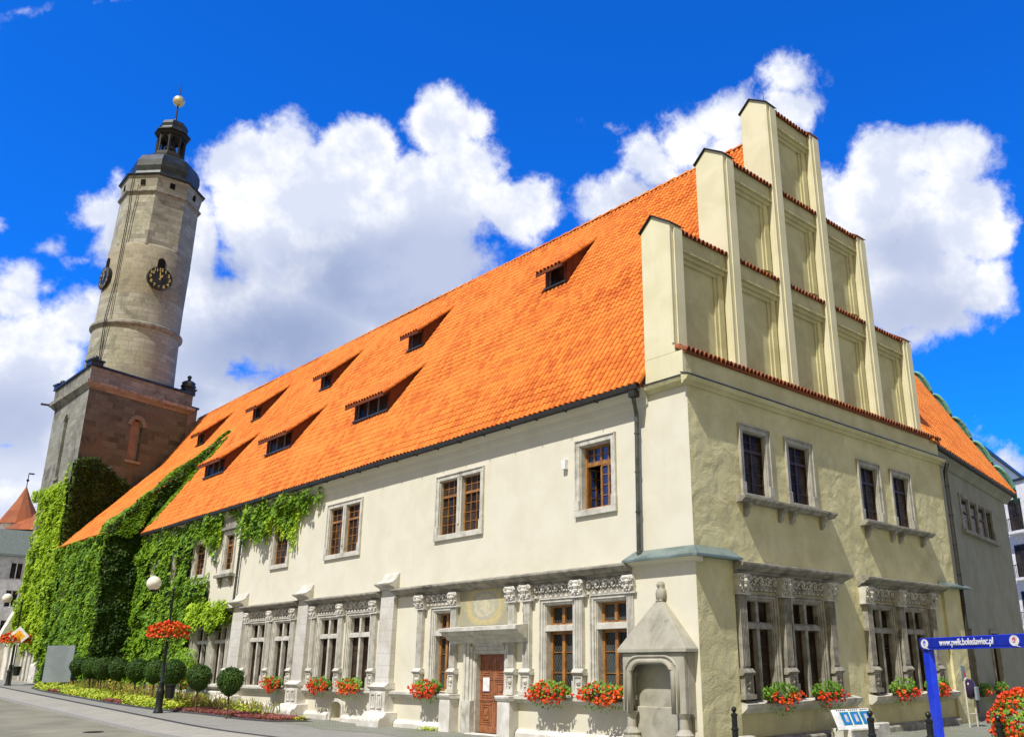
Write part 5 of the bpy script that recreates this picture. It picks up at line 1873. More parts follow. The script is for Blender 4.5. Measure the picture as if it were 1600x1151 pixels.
for k in range(5):      # wavy copper-clad gable verge
    t0 = k * 1.75
    pts = []
    for i in range(9):
        t = t0 + 1.75 * i / 8
        hgt = 0.30 + 0.45 * math.sin(math.pi * (i / 8)) ** 0.8 - 0.30 * i / 8
        q = frW(14.0, 10.5, 0.5) + vv * t + Vector((0, 0, hgt))
        pts.append(q)
    ux = frW(1, 0, 0) - frW(0, 0, 0)
    for a, b in zip(pts, pts[1:]):
        mb.poly([a, b, b + ux * 0.55, a + ux * 0.55])
        a0 = a - Vector((0, 0, 0.9))
        b0 = b - Vector((0, 0, 0.9))
        mb.poly([a, b, b0, a0])
        mb.poly([a + ux * .55, b + ux * .55, b0 + ux * .55, a0 + ux * .55])
    mb.tube([p + Vector((0, 0, .02)) for p in pts], 0.11, 6)
mb.build('copper_verge', 'copper', WING, recalc=False)
s, g, f = MB(), MB(), MB()
s.box(frW, 3.9, 10.4, 7.45, 7.6, 0, 0.2)
for k in range(5):
    a = 4.2 + k * 5.9 / 4
    s.box(frW, a - 0.12, a + 0.12, 7.6, 9.1, -0.05, 0.05)
s.box(frW, 4.0, 10.3, 9.1, 9.2, 0, 0.06)
g.poly([frW(4.1, 7.6, -0.2), frW(10.2, 7.6, -0.2), frW(10.2, 9.1, -0.2), frW(4.1, 9.1, -0.2)])
o = s.build('window', 'stone_dark', WING)
g.build('pane', 'glass', o, recalc=False)
for k in range(4):
    a = 4.2 + (k + .5) * 5.9 / 4
    f.box(frW, a - 0.03, a + 0.03, 7.6, 9.1, -0.2, -0.14)
f.box(frW, 4.1, 10.2, 8.5, 8.56, -0.199, -0.145)
f.build('window_frame', 'wood_dark', o)
for a, b, c, d in ((1.75, 3.0, 0.9, 3.4), (6.3, 7.6, 0.9, 3.3)):
    s = MB()
    ring(s, frW, a - 0.15, b + 0.15, c - 0.15, d + 0.15, 0.15, 0, 0.06)
    o = s.build('window', 'stone_dark', WING)
    f = MB()
    ring(f, frW, a, b, c, d, 0.08, -0.2, -0.12)
    f.box(frW, (a + b) / 2 - 0.04, (a + b) / 2 + 0.04, c, d, -0.2, -0.13)
    f.build('window_frame', 'wood_dark', o)
    g = MB()
    g.poly([frW(a, c, -0.18), frW(b, c, -0.18), frW(b, d, -0.18), frW(a, d, -0.18)])
    g.build('pane', 'glass', o, recalc=False)

# ------------------------------------------------------------------ stone canopy at the corner
AED = thing('stone_canopy', (-0.35, 1.2, 0), 'grey stone canopied niche with pyramid hood and small bird statue on the building corner', 'stone niche')
mb = MB()
base = [frL(-0.06, 2.42, 0.60), frL(2.36, 2.42, 0.60), frL(2.36, 2.42, 0.09), frL(-0.06, 2.42, 0.09)]
lip = [q + Vector((0, 0, 0.09)) for q in base]
top = [frL(0.98, 3.72, 0.26), frL(1.24, 3.72, 0.26), frL(1.24, 3.72, 0.0), frL(0.98, 3.72, 0.0)]
ib, il, it = [[mb.p(q) for q in L] for L in (base, lip, top)]
mb.f.append(ib)
mb.f.append(it[::-1])
for i in range(4):
    j = (i + 1) % 4
    mb.f.append([ib[i], ib[j], il[j], il[i]])
    mb.f.append([il[i], il[j], it[j], it[i]])
mb.build('hood', 'canopy', AED, bevel=0.012)


def archfront(fr, u0, u1, z0, z1, o0, o1, oz, n0, n1, rad, k=8):
    """panel u0..u1 x z0..z1 with an opening o0..o1 up to oz, upper corners rounded by rad"""
    inner = [(o0, z0), (o0, oz - rad)]
    for i in range(1, k + 1):
        a = math.pi - (math.pi / 2) * i / k
        inner.append((o0 + rad + rad * math.cos(a), oz - rad + rad * math.sin(a)))
    for i in range(0, k + 1):
        a = math.pi / 2 - (math.pi / 2) * i / k
        inner.append((o1 - rad + rad * math.cos(a), oz - rad + rad * math.sin(a)))
    inner.append((o1, z0))
    return [(u0, z1), (u0, z0)] + inner + [(u1, z0), (u1, z1)], inner


mb = MB()
poly, inner = archfront(frL, 0.08, 2.24, 0.92, 2.42, 0.46, 1.98, 2.20, 0.40, 0.52, 0.40)
mb.extr(frL, poly, 0.38, 0.52)
mb.build('arch', 'canopy', AED, bevel=0.02)
mb = MB()
mb.tube([frL(a, b, 0.51) for a, b in inner], 0.075, 8)
mb.tube([frL(0.30 + (a - 0.46) * (1.84 / 1.52), 0.92 + (b - 0.92) * 1.10, 0.52) for a, b in inner], 0.04, 6)
mb.build('arch_moulding', 'canopy', AED, smooth=True)
frE = lambda u, v, n: Vector((-u, 0.08 - n, v))          # side facing the gable
frE2 = lambda u, v, n: Vector((-u, 2.24 + n, v))
for fr in (frE, frE2):
    mb = MB()
    mb.extr(fr, [(0.0, 2.42), (0.0, 0.5), (0.10, 0.5), (0.14, 0.8), (0.22, 0.92), (0.38, 0.92), (0.38, 2.42)], -0.12, 0.0)
    mb.build('side_panel', 'canopy', AED, bevel=0.01)
for u in (0.26, 2.06):
    mb = MB()
    mb.lathe((-0.38, u), [(0.26, -0.2), (0.26, 0.30), (0.22, 0.36), (0.24, 0.42), (0.17, 0.50), (0.125, 0.56), (0.12, 0.8), (0.15, 0.86), (0.19, 0.94)], 14)
    mb.build('column', 'canopy', AED, smooth=False)
mb = MB()
mb.box(frL, 0.22, 2.10, -0.2, 1.06, 0.11, 0.24)
mb.build('bench_block', 'canopy', AED, bevel=0.02)
mb = MB()
mb.box(frL, 0.22, 2.10, 1.06, 2.40, 0.10, 0.13)
mb.build('niche_back', 'canopy', AED)
bird = thing('bird_statue', (-0.13, 1.11, 3.72), 'small stone bird statue perched on top of the pyramid hood', 'statue')
mb = MB()
cx, cy = -0.13, 1.11
mb.lathe((cx, cy), [(0.05, 3.70), (0.10, 3.74), (0.145, 3.84), (0.155, 3.95), (0.125, 4.05), (0.09, 4.09), (0.115, 4.14), (0.12, 4.20), (0.08, 4.26), (0.01, 4.28)], 12)
mb.build('body', 'canopy', bird, smooth=True)
for s in (-1, 1):
    mb = MB()
    mb.ball((cx + 0.03, cy + s * 0.13, 3.90), 0.13, 8, 6, (0.75, 0.35, 1.35))
    mb.build('wing', 'stone_dark', bird, smooth=True)
    mb = MB()
    mb.ball((cx - 0.09, cy + s * 0.06, 3.75), 0.05, 6, 5, (1.4, 1, 0.8))
    mb.build('foot', 'canopy', bird)
mb = MB()
mb.lathe((cx - 0.125, cy), [(0.004, 4.11), (0.03, 4.16), (0.012, 4.2)], 6)
mb.build('beak', 'stone_dark', bird)

# ------------------------------------------------------------------ geranium boxes


def blossom(mb, c, r, rnd):
    for k in range(6):
        d = Vector((rnd.gauss(0, 1), rnd.gauss(0, 1), rnd.gauss(0, 1) + 0.4)).normalized()
        t = d.orthogonal().normalized()
        s = d.cross(t)
        a = rnd.uniform(0, 6.28)
        t, s = t * math.cos(a) + s * math.sin(a), s * math.cos(a) - t * math.sin(a)
        p = c + d * r * 0.7
        i = [mb.p(q) for q in (p + t * r * .75, p + s * r * .75, p - t * r * .75, p - s * r * .75)]
        mb.f.append(i)


def flowerbox(name, fr, uc, zc, w, label, group, seed, red=0.6, h=0.72, nb=85):
    rnd = random.Random(seed)
    c = fr(uc, zc - 0.15, 0.4)
    t = thing(name, c, label, 'flower box', group)
    mb = MB()
    mb.box(fr, uc - w * 0.36, uc + w * 0.36, zc - 0.20, zc - 0.02, 0.28, 0.46)
    mb.build('trough', 'box', t, bevel=0.01)
    mb = MB()
    for k in range(330):
        a = rnd.uniform(-1, 1)
        q = rnd.uniform(-1, 1)
        env = math.sqrt(max(0, 1 - a * a)) * (0.8 + 0.3 * noise.noise(Vector((a * 2.5, seed, 0))))
        v = zc + 0.05 + h * 0.46 * env * q
        n = 0.38 + 0.30 * env * rnd.uniform(-0.8, 1) * math.sqrt(max(0.05, 1 - q * q * 0.8))
        leaf(mb, fr(uc + a * w / 2, v, n), (fr(0, 0, 1) - fr(0, 0, 0) + Vector((rnd.gauss(0, .5), rnd.gauss(0, .5), 0.5 + rnd.gauss(0, .4)))).normalized(),
             Vector((rnd.gauss(0, .5), rnd.gauss(0, .5), 1)), rnd.uniform(0.07, 0.13), 0.2, 1.0)
    mb.build('foliage', 'geranium_leaf', t, recalc=False)
    mb = MB()
    for k in range(int(nb * red / 0.6)):
        a = rnd.uniform(-1, 1)
        env = math.sqrt(max(0, 1 - a * a))
        q = rnd.uniform(-1, 0.85 if red > 0.5 else 0.15)
        q = q if rnd.random() < 0.8 else -abs(q) - 0.15
        blossom(mb, fr(uc + a * w / 2 + rnd.gauss(0, .04), zc + h * 0.46 * env * q + 0.06 * math.sin(a * 5 + seed), 0.42 + 0.30 * math.sqrt(max(0.05, 1 - q * q)) * rnd.uniform(0.2, 1)), rnd.uniform(0.028, 0.06), rnd)
    mb.build('blossoms', 'geranium', t, recalc=False)
    # trailing stems below
    mb = MB()
    for k in range(60):
        a = rnd.uniform(-0.8, 0.8)
        v = zc - h * 0.4 - rnd.uniform(0, 0.22) * (1 - a * a)
        leaf(mb, fr(uc + a * w / 2, v, 0.4 + rnd.uniform(-.1, .1)), (fr(0, 0, 1) - fr(0, 0, 0)), Vector((rnd.gauss(0, .5), rnd.gauss(0, .5), 1)), 0.06)
    mb.build('trailing_leaves', 'geranium_leaf', t, recalc=False)
    return t


GRPL = 'geranium boxes under the windows'
for i, (u, w, lab, red) in enumerate((
        (3.12, 1.75, 'full red geranium box between the last pilaster and the stone canopy', 0.8),
        (5.35, 1.70, 'red geranium box under the first brown window right of the portal', 0.8),
        (11.62, 1.55, 'red geranium box under the single window left of the wooden door', 0.8),
        (16.85, 1.65, 'red geranium box just left of the buttress nearest the portal', 0.6),
        (19.25, 1.60, 'red geranium box just right of the middle buttress', 0.6),
        (23.45, 1.65, 'red geranium box just left of the middle buttress', 0.6),
        (33.2, 1.4, 'small red geranium box partly hidden behind the clipped bushes', 0.6))):
    flowerbox('geranium_box', frL, u, 1.36, w, lab, GRPL, 100 + i, red)
for i, (u, w, lab) in enumerate((
        (3.02, 1.55, 'geranium box trailing low under the gable window nearest the corner'),
        (5.40, 1.55, 'geranium box under the second gable window, above the tilted info board'),
        (10.0, 1.6, 'geranium box under the third gable window, left of the blue frame post'),
        (12.45, 1.6, 'geranium box on the gable front seen through the blue frame'))):
    flowerbox('geranium_box', frG, u, 1.30, w, lab, GRPL, 200 + i, 0.35, 0.78)
flowerbox('geranium_box', frW, 2.5, 1.0, 1.5, 'mostly green flower box on the grey house beside the dark downpipe', GRPL, 300, 0.1, 0.7)
flowerbox('geranium_box', frW, 5.2, 1.0, 1.5, 'mostly green flower box on the grey house behind the big red planter', GRPL, 301, 0.12, 0.7)

# big planter of geraniums at the right edge
PX, PY = 1.6, -7.35
pl = thing('flower_planter', (PX, PY, 0), 'large planter heaped with red geraniums at the right edge by the bollard', 'planter')
rnd = random.Random(44)
mb = MB()
mb.lathe((PX, PY), [(0.32, 0.0), (0.36, 0.1), (0.30, 0.2), (0.42, 0.55), (0.50, 0.62), (0.46, 0.66)], 16)
mb.build('pot', 'box', pl)
mb, m2 = MB(), MB()
for k in range(2600):
    a = rnd.uniform(0, 6.283)
    q = rnd.uniform(-0.75, 1)
    rr = math.sqrt(max(0, 1 - q * q)) * rnd.uniform(0.72, 1.0)
    rad = 0.80 + 0.12 * noise.noise(Vector((a * 1.3, q * 2, 5)))
    c = Vector((PX + rr * rad * math.cos(a), PY + rr * rad * math.sin(a), 0.85 + q * 0.72))
    d = (c - Vector((PX, PY, 0.7))).normalized()
    if rnd.random() < 0.6:
        leaf(mb, c, (d + Vector((rnd.gauss(0, .4), rnd.gauss(0, .4), rnd.gauss(0, .4)))).normalized(), Vector((0, rnd.gauss(0, .5), 1)), rnd.uniform(0.06, 0.12))
    elif rnd.random() < 0.55:
        blossom(m2, c + d * 0.05, rnd.uniform(0.035, 0.055), rnd)
mb.build('foliage', 'geranium_leaf', pl, recalc=False)
m2.build('blossoms', 'geranium', pl, recalc=False)

# ------------------------------------------------------------------ clipped bushes and flower bed


def make_bush(loc, seed):
    rnd = random.Random(seed)
    t = thing('clipped_bush', (0, 0, 0), None, 'bush')
    mb = MB()
    for k in range(3600):
        d = Vector((rnd.gauss(0, 1), rnd.gauss(0, 1), rnd.gauss(0, 1))).normalized()
        r = rnd.uniform(0.84, 1.02) + 0.09 * noise.noise(d * 2.2 + Vector((seed, 0, 0))) + (0.10 * rnd.random() if rnd.random() < 0.06 else 0)
        sh = 1.0 if d.z > 0 else 1 - 0.28 * d.z * d.z
        c = Vector((d.x * 0.52 * r * (1 + 0.12 * min(0, d.z)), d.y * 0.52 * r * (1 + 0.12 * min(0, d.z)), d.z * r * (0.54 if d.z > 0 else 0.60)))
        if d.z < 0:
            c.x *= sh
            c.y *= sh
        leaf(mb, c, (d + Vector((rnd.gauss(0, .45), rnd.gauss(0, .45), rnd.gauss(0, .45)))).normalized(), Vector((rnd.gauss(0, .4), rnd.gauss(0, .4), 1)), rnd.uniform(0.045, 0.10))
    cr_ = mb.build('crown', 'topiary', t, recalc=False)
    mb = MB()
    mb.ball((0, 0, -0.02), 0.45, 14, 10, (1, 1, 1.08))
    mb.build('inner_core', 'ivyback', cr_)  # dark solid ball filling the crown
    mb = MB()
    mb.tube([(0, 0, -0.5), (0.02, 0.01, -0.9), (-0.01, 0, -1.6)], [0.035, 0.035, 0.045], 7)
    mb.build('trunk', 'bark', t)
    return t


BU = [(21.75, 1.53), (24.74, 1.65), (28.0, 1.83), (30.63, 1.87), (33.25, 1.93), (35.7, 1.98), (38.0, 2.01), (40.25, 2.04), (43.05, 2.11)]
LB = ['clipped ball bush on a bare stem, rightmost of the row', 'clipped ball bush on a stem, second from the right end of the row', 'dark ball bush just right of the big lamp post',
      'dark ball bush just left of the big lamp post', 'large ball bush, middle one of the row of nine', 'ball bush, fourth from the left end of the row',
      'ball bush, third from the left end of the row', 'ball bush, second from the left end of the row', 'ball bush overlapping the grey panel, leftmost of the row']
b0 = make_bush((0, 0, 0), 1)
for i, (y, z) in enumerate(BU):
    o = b0 if i == 0 else copy_tree(b0)
    o.location = (-3.0 + 0.1 * math.sin(i * 5), y, z)
    s = (1.0, 0.98, 1.08, 0.97, 1.05, 0.96, 1.04, 0.98, 0.95)[i]
    o.scale = (s, s, s * (1 + 0.04 * math.sin(i * 3)))
    o.rotation_euler = (0, 0, i * 1.7)
    tag(o, LB[i], 'bush', 'clipped ball bushes in the flower bed')
sh = thing('young_shrub', (-1.3, 31.5, 0.4), 'loose young green shrub against the wall behind the lamp post', 'shrub')
mb = MB()
rnd = random.Random(6)
for k in range(900):
    d = Vector((rnd.gauss(0, 1), rnd.gauss(0, 1), rnd.gauss(0, 1))).normalized() * rnd.random() ** 0.4
    leaf(mb, Vector((-1.3 + d.x * 0.55, 31.3 + d.y * 0.9, 2.0 + d.z * 1.0)), Vector((-1 + rnd.gauss(0, .5), rnd.gauss(0, .5), .6)).normalized(), Vector((0, .2, 1)), rnd.uniform(0.09, 0.17))
mb.build('foliage', 'ivy_mid', sh, recalc=False)
mb = MB()
for k in range(4):
    mb.tube([(-1.3, 31.5, 0.3), (-1.3 + 0.15 * (k - 1.5), 31.4 + 0.2 * (k - 1.5), 1.9)], 0.02, 5)
mb.build('stems', 'bark', sh)


def bedx(y):
    pts = [(18.6, -1.2), (19.2, -2.2), (21, -2.7), (23.7, -2.95), (28, -3.8), (33, -4.15), (37, -4.15), (44, -4.3), (48, -4.0), (50.5, -3.0)]
    for (a, b), (c, d) in zip(pts, pts[1:]):
        if y <= c:
            return b + (d - b) * max(0, (y - a)) / (c - a)
    return pts[-1][1]


mb = MB()
ys = [18.6 + i * 0.8 for i in range(41)]
for a, b in zip(ys, ys[1:]):
    mb.poly([(bedx(a), a, gz(a) + 0.05), (-0.9, a, gz(a) + 0.09), (-0.9, b, gz(b) + 0.09), (bedx(b), b, gz(b) + 0.05)])
tag(mb.build('flower_bed', 'soil'), kind='structure')
mb = MB()
mb.tube([(bedx(y), y, gz(y) + 0.03) for y in [18.6 + i * 0.4 for i in range(80)]], 0.045, 5)
o = mb.build('bed_edging', 'darksetts')
tag(o, 'thin dark edging curving along the street side of the flower bed', 'edging')
rnd = random.Random(12)
mb, m2, m3 = MB(), MB(), MB()
for k in range(15000):
    y = rnd.uniform(18.8, 50)
    e = bedx(y) + 0.08
    x = e + (-1.0 - e) * rnd.random() ** 1.7
    dn = (x - e)
    g0 = gz(y) + 0.06
    her = (18.9 < y < 26.5 and dn < 1.25 + 0.3 * math.sin(y)) or (31.5 < y < 34.0 and dn < 0.5) or (41.5 < y < 43.5 and dn < 0.5)
    if her:
        c = Vector((x, y, g0 + rnd.uniform(0.02, 0.12)))
        leaf(m3, c, Vector((rnd.gauss(0, .6), rnd.gauss(0, .6), 1)).normalized(), Vector((1, rnd.gauss(0, 1), .2)), rnd.uniform(0.06, 0.12))
    elif dn < 1.1 or rnd.random() < 0.35:
        hh = 0.10 + 0.22 * max(0, 0.5 + noise.noise(Vector((x, y * .8, 2)))) + 0.12 * dn
        leaf(mb, Vector((x, y, g0 + rnd.random() * hh)), Vector((-0.4 + rnd.gauss(0, .5), rnd.gauss(0, .5), 1)).normalized(), Vector((rnd.gauss(0, 1), rnd.gauss(0, 1), .6)), rnd.uniform(0.08, 0.17))
    else:
        h = rnd.uniform(0.35, 0.85) * (0.7 + 0.4 * noise.noise(Vector((x, y * .5, 7))))
        b_ = Vector((x, y, g0))
        tp = b_ + Vector((rnd.gauss(0, .10), rnd.gauss(0, .12), h))
        w = Vector((rnd.gauss(0, .5), 1, 0)).normalized() * 0.013
        i = [m2.p(q) for q in (b_ - w, b_ + w, tp + w * 1.6, tp - w * 1.6)]
        m2.f.append(i)
tag(mb.build('ground_cover', 'bedleaf', recalc=False), 'low yellow green leafy plants along the front of the bed', 'ground cover', kind='stuff')
tag(m2.build('ornamental_grass', 'grassy', recalc=False), 'tawny tall grasses between the stems of the clipped bushes', 'grass', kind='stuff')
tag(m3.build('plum_ground_cover', 'heather', recalc=False), 'plum red low ground cover at the pointed end of the bed', 'ground cover', kind='stuff')
# weeds at the wall foot beside the portal
mb = MB()
for k in range(90):
    c = Vector((-0.3 + rnd.gauss(0, .12), 11.6 + rnd.gauss(0, .3), rnd.random() * 0.12))
    leaf(mb, c, Vector((-.5, rnd.gauss(0, .5), 1)).normalized(), Vector((1, 1, 0)), 0.09)
tag(mb.build('wall_weeds', 'bedleaf', recalc=False), 'small tuft of weeds at the wall foot left of the portal', 'weeds')

# grey information panel standing in the bed
st_ = thing('panel_stele', (-3.3, 45.5, gz(45.5)), 'blank grey free standing panel in front of the ivy wing', 'panel')
v_ = Vector((0.80, -0.60, 0))
w_ = Vector((-0.60, -0.80, 0))
frP = lambda u, v, n: Vector((-3.35, 45.5, 0)) + v_ * u + w_ * n + Vector((0, 0, v))
mb = MB()
mb.box(frP, -0.78, 0.78, gz(45) + 0.45, 3.27, -0.05, 0.05)
mb.build('board', 'greypanel', st_, bevel=0.01)
for u in (-0.6, 0.6):
    mb = MB()
    mb.box(frP, u - 0.05, u + 0.05, gz(45) - 0.1, gz(45) + 0.45, -0.04, 0.04)
    mb.build('leg', 'iron', st_)

# ------------------------------------------------------------------ street lamps


def make_lamp():
    t = thing('street_lamp', (0, 0, 0), None, 'street lamp')
    mb = MB()
    mb.lathe((0, 0), [(0.20, -0.1), (0.20, 0.06), (0.155, 0.12), (0.145, 0.75), (0.17, 0.80), (0.17, 0.88), (0.12, 0.95), (0.10, 1.15), (0.12, 1.19), (0.075, 1.26), (0.065, 2.6),
                      (0.085, 2.64), (0.085, 2.70), (0.055, 2.75), (0.042, 5.05), (0.07, 5.08), (0.07, 5.14), (0.02, 5.22)], 12)
    mb.build('post', 'iron', t, smooth=True)
    mb = MB()
    mb.tube([(0, 0, 4.7), (-0.25, 0, 5.05), (-0.55, 0, 5.12), (-0.82, 0, 5.02)], 0.022, 6)
    mb.tube([(0, 0, 5.0), (-0.3, 0, 4.9), (-0.5, 0, 5.1)], 0.014, 5)
    mb.lathe((-0.88, 0), [(0.10, 4.96), (0.12, 5.0), (0.14, 5.06), (0.10, 5.08)], 10)
    mb.build('arm', 'iron', t)
    mb = MB()
    mb.ball((-0.88, 0, 5.33), 0.30, 18, 14)
    mb.build('globe', 'globe', t, smooth=True)
    return t


def make_basket():
    rnd = random.Random(3)
    t = thing('flower_basket', (0, 0, 0), None, 'flower basket')
    mb = MB()
    mb.lathe((0, 0), [(0.2, -0.25), (0.42, -0.05), (0.5, 0.02), (0.45, 0.03)], 14)
    mb.build('bowl', 'box', t)
    mb, m2 = MB(), MB()
    for k in range(900):
        a = rnd.uniform(0, 6.283)
        r = rnd.random() ** 0.5
        c = Vector((0.84 * r * math.cos(a), 0.84 * r * math.sin(a), 0.30 * (1 - r * r) - 0.05 + rnd.uniform(-.30, .16)))
        if k % 2:
            leaf(mb, c, Vector((rnd.gauss(0, .6), rnd.gauss(0, .6), 1)).normalized(), Vector((1, rnd.gauss(0, 1), 0)), 0.12)
        else:
            blossom(m2, c + Vector((0, 0, .04)), rnd.uniform(0.05, 0.08), rnd)
    for k in range(60):
        a = rnd.uniform(0, 6.283)
        c = Vector((0.6 * math.cos(a), 0.6 * math.sin(a), -0.25 - rnd.random() * 0.3))
        leaf(mb, c, Vector((math.cos(a), math.sin(a), .2)).normalized(), Vector((0, 0, 1)), 0.10)
    mb.build('foliage', 'geranium_leaf', t, recalc=False)
    m2.build('blossoms', 'geranium', t, recalc=False)
    return t


def make_bin():
    t = thing('litter_bin', (0, 0, 0), None, 'litter bin')
    mb = MB()
    mb.lathe((0.0, 0.0), [(0.17, -0.30), (0.21, 0.18), (0.24, 0.20), (0.24, 0.25), (0.20, 0.27)], 14)
    mb.build('drum', 'iron', t)
    mb = MB()
    mb.box(frZ, -0.2, 0.02, 0.0, 0.06, -0.02, 0.02)
    mb.build('bracket', 'iron', t)
    return t


la, ba, bi = make_lamp(), make_basket(), make_bin()
for i, (x, y) in enumerate(((-4.2, 25.94), (-4.4, 52.2))):
    z = gz(y)
    o = la if i == 0 else copy_tree(la)
    o.location = (x, y, z)
    tag(o, ['black street lamp with opal globe standing in front of the clipped bushes', 'farther street lamp with opal globe at the left edge beside the yellow sign'][i], 'street lamp', 'street lamps along the pavement')
    o = ba if i == 0 else copy_tree(ba)
    o.location = (x, y, z + (3.32 if i == 0 else 2.85))
    tag(o, ['red flower basket round the post of the nearer street lamp', 'red flower basket on the farther street lamp at the left edge'][i], 'flower basket', 'flower baskets on the lamp posts')
    o = bi if i == 0 else copy_tree(bi)
    o.location = (x + 0.36, y - 0.08, z + 0.88)
    tag(o, ['dark litter bin hung on the nearer lamp post above the pavement', 'dark litter bin hung on the farther lamp post by the stone blocks'][i], 'litter bin', 'litter bins on the lamp posts')

mb = MB()
mb.extr(lambda u, v, n: Vector((-8.3 + u, 20.2 + v, gz(20) - 0.094 + n)), [(0.33 * math.cos(R(a)), 0.33 * math.sin(R(a))) for a in range(0, 360, 20)], 0, 0.012)
tag(mb.build('manhole_cover', 'iron'), 'dark round manhole cover in the asphalt at the lower left', 'manhole cover')

# ------------------------------------------------------------------ traffic signs at the far left
sg = thing('road_sign', (-4.35, 51.6, gz(51.6)), 'yellow and white diamond priority sign in front of the farther lamp', 'road sign')
u_ = Vector((0.86, -0.5, 0))
o_n = Vector((-0.5, -0.86, 0))
frD = lambda u, v, n: Vector((-4.42, 51.5, 0)) + u_ * u + o_n * n + Vector((0, 0, v))
mb = MB()
mb.extr(frD, [(0, 4.55), (0.62, 3.93), (0, 3.31), (-0.62, 3.93)], 0, 0.02)
mb.build('plate', 'white', sg)
mb = MB()
mb.extr(frD, [(0, 4.32), (0.39, 3.93), (0, 3.54), (-0.39, 3.93)], 0.02, 0.026)
mb.build('yellow_field', 'yellow', sg)
mb = MB()
mb.tube([frD(0, 0.9, -0.04), frD(0, 4.4, -0.04)], 0.035, 7)
mb.build('post', 'zinc', sg)
sg = thing('road_sign', (-6.2, 52.5, gz(52)), 'round red no entry sign cut by the left edge of the view', 'road sign')
frD2 = lambda u, v, n: Vector((-6.1, 52.5, 0)) + u_ * u + o_n * n + Vector((0, 0, v))
mb = MB()
mb.extr(frD2, [(0.45 * math.cos(R(a)), 3.95 + 0.45 * math.sin(R(a))) for a in range(0, 360, 15)], 0, 0.02)
mb.build('plate', 'red', sg)
mb = MB()
mb.box(frD2, -0.30, 0.30, 3.87, 4.03, 0.02, 0.026)
mb.build('white_bar', 'white', sg)
mb = MB()
mb.tube([frD2(0, 0.9, -0.04), frD2(0, 4.3, -0.04)], 0.035, 7)
mb.build('post', 'zinc', sg)

# ------------------------------------------------------------------ bollards


def make_bollard():
    mb = MB()
    mb.lathe((0, 0), [(0.11, -0.1), (0.11, 0.12), (0.08, 0.16), (0.075, 0.55), (0.095, 0.57), (0.095, 0.61), (0.07, 0.63), (0.07, 0.88), (0.085, 0.90), (0.085, 0.94), (0.035, 0.97), (0.03, 0.99),
                      (0.06, 1.02), (0.068, 1.06), (0.05, 1.10), (0.01, 1.12)], 12)
    return mb.build('bollard', 'iron', None, smooth=False)


bo = make_bollard()
for i, ((x, y), lab) in enumerate(zip(((0.24, -0.83), (0.8, -4.2), (1.1, -5.42), (0.9, -7.0)),
                                      ('black bollard standing alone by the building corner', 'black bollard overlapping the right end of the info board',
                                       'black bollard just left of the blue frame post', 'black bollard in front of the big red flower planter'))):
    o = bo if i == 0 else copy_tree(bo)
    o.location = (x, y, 0)
    tag(o, lab, 'bollard', 'black bollards along the square')


# ------------------------------------------------------------------ lettering helper
def text_mesh(s, size, p, ux, uz, n, mat, name, parent, extr=0.004, align='LEFT', bold=0.0):
    cu = bpy.data.curves.new('t', 'FONT')
    cu.body = s
    cu.size = size
    cu.extrude = extr
    cu.offset = bold
    cu.align_x = align
    cu.align_y = 'CENTER'
    to = bpy.data.objects.new('t', cu)
    me = bpy.data.meshes.new_from_object(to)
    bpy.data.objects.remove(to)
    me.transform(Matrix(((ux.x, uz.x, n.x, p.x), (ux.y, uz.y, n.y, p.y), (ux.z, uz.z, n.z, p.z), (0, 0, 0, 1))))
    me.materials.append(M[mat])
    o = bpy.data.objects.new(name, me)
    COL.objects.link(o)
    if parent:
        o.parent = parent
        o.location = -WORLDLOC[parent.name]
    WORLDLOC[o.name] = Vector((0, 0, 0))
    return o


# ------------------------------------------------------------------ blue frame with the web address
FQ = Vector((4.32, -4.08, 0))
fd_ = Vector((-2.1, -3.2, 0)).normalized()
fn_ = Vector((-0.836, 0.549, 0))
frB = lambda u, v, n: FQ + fd_ * u + fn_ * n + Vector((0, 0, v))
bf = thing('blue_frame', FQ, 'bright blue open frame with white web address standing on the square', 'advertising frame')
mb = MB()
mb.box(frB, -0.16, 0.12, 0.0, 2.44, -0.09, 0.07)
mb.box(frB, 4.94, 5.22, 0.0, 2.44, -0.09, 0.07)
mb.box(frB, -0.18, 5.24, 2.44, 2.73, -0.11, 0.10)
frm = mb.build('frame', 'blue', bf, bevel=0.01)
for u in (-0.12, 0.10, 4.95, 5.18):
    for v in (2.50, 2.66):
        mb = MB()
        mb.extr(frB, [(u + 0.014 * math.cos(R(a)), v + 0.014 * math.sin(R(a))) for a in range(0, 360, 60)], 0.114, 0.124)
        mb.build('bolt', 'zinc', frm)
mb = MB()
mb.box(frB, -0.2, 5.26, 2.50, 2.72, 0.10, 0.115)
mb.build('text_band', simple('dark_blue_band', (0.01, 0.03, 0.42), 0.35), bf)
ux, uz = fd_, Vector((0, 0, 1))
text_mesh('www.pwik.boleslawiec.pl', 0.215, frB(0.72, 2.60, 0.12), ux, uz, fn_, 'white', 'lettering', bf, bold=0.004)
for u in (0.05, 3.62):
    mb = MB()
    c_ = [(u + 0.15 * math.cos(R(a)) * (1.1), 2.59 + 0.115 * math.sin(R(a))) for a in range(-60, 290, 20)] + [(u + 0.19, 2.45)]
    mb.extr(frB, c_, 0.118, 0.124)
    lg = mb.build('logo', 'white', bf)
    mb = MB()
    mb.tube([frB(u + 0.055 * math.cos(R(a)) * (1 - a / 900), 2.60 + 0.06 * math.sin(R(a)) * (1 - a / 900), 0.126) for a in range(0, 500, 30)], 0.009, 4)
    mb.build('logo_swirl', 'red' if u > 1 else 'blue', lg)

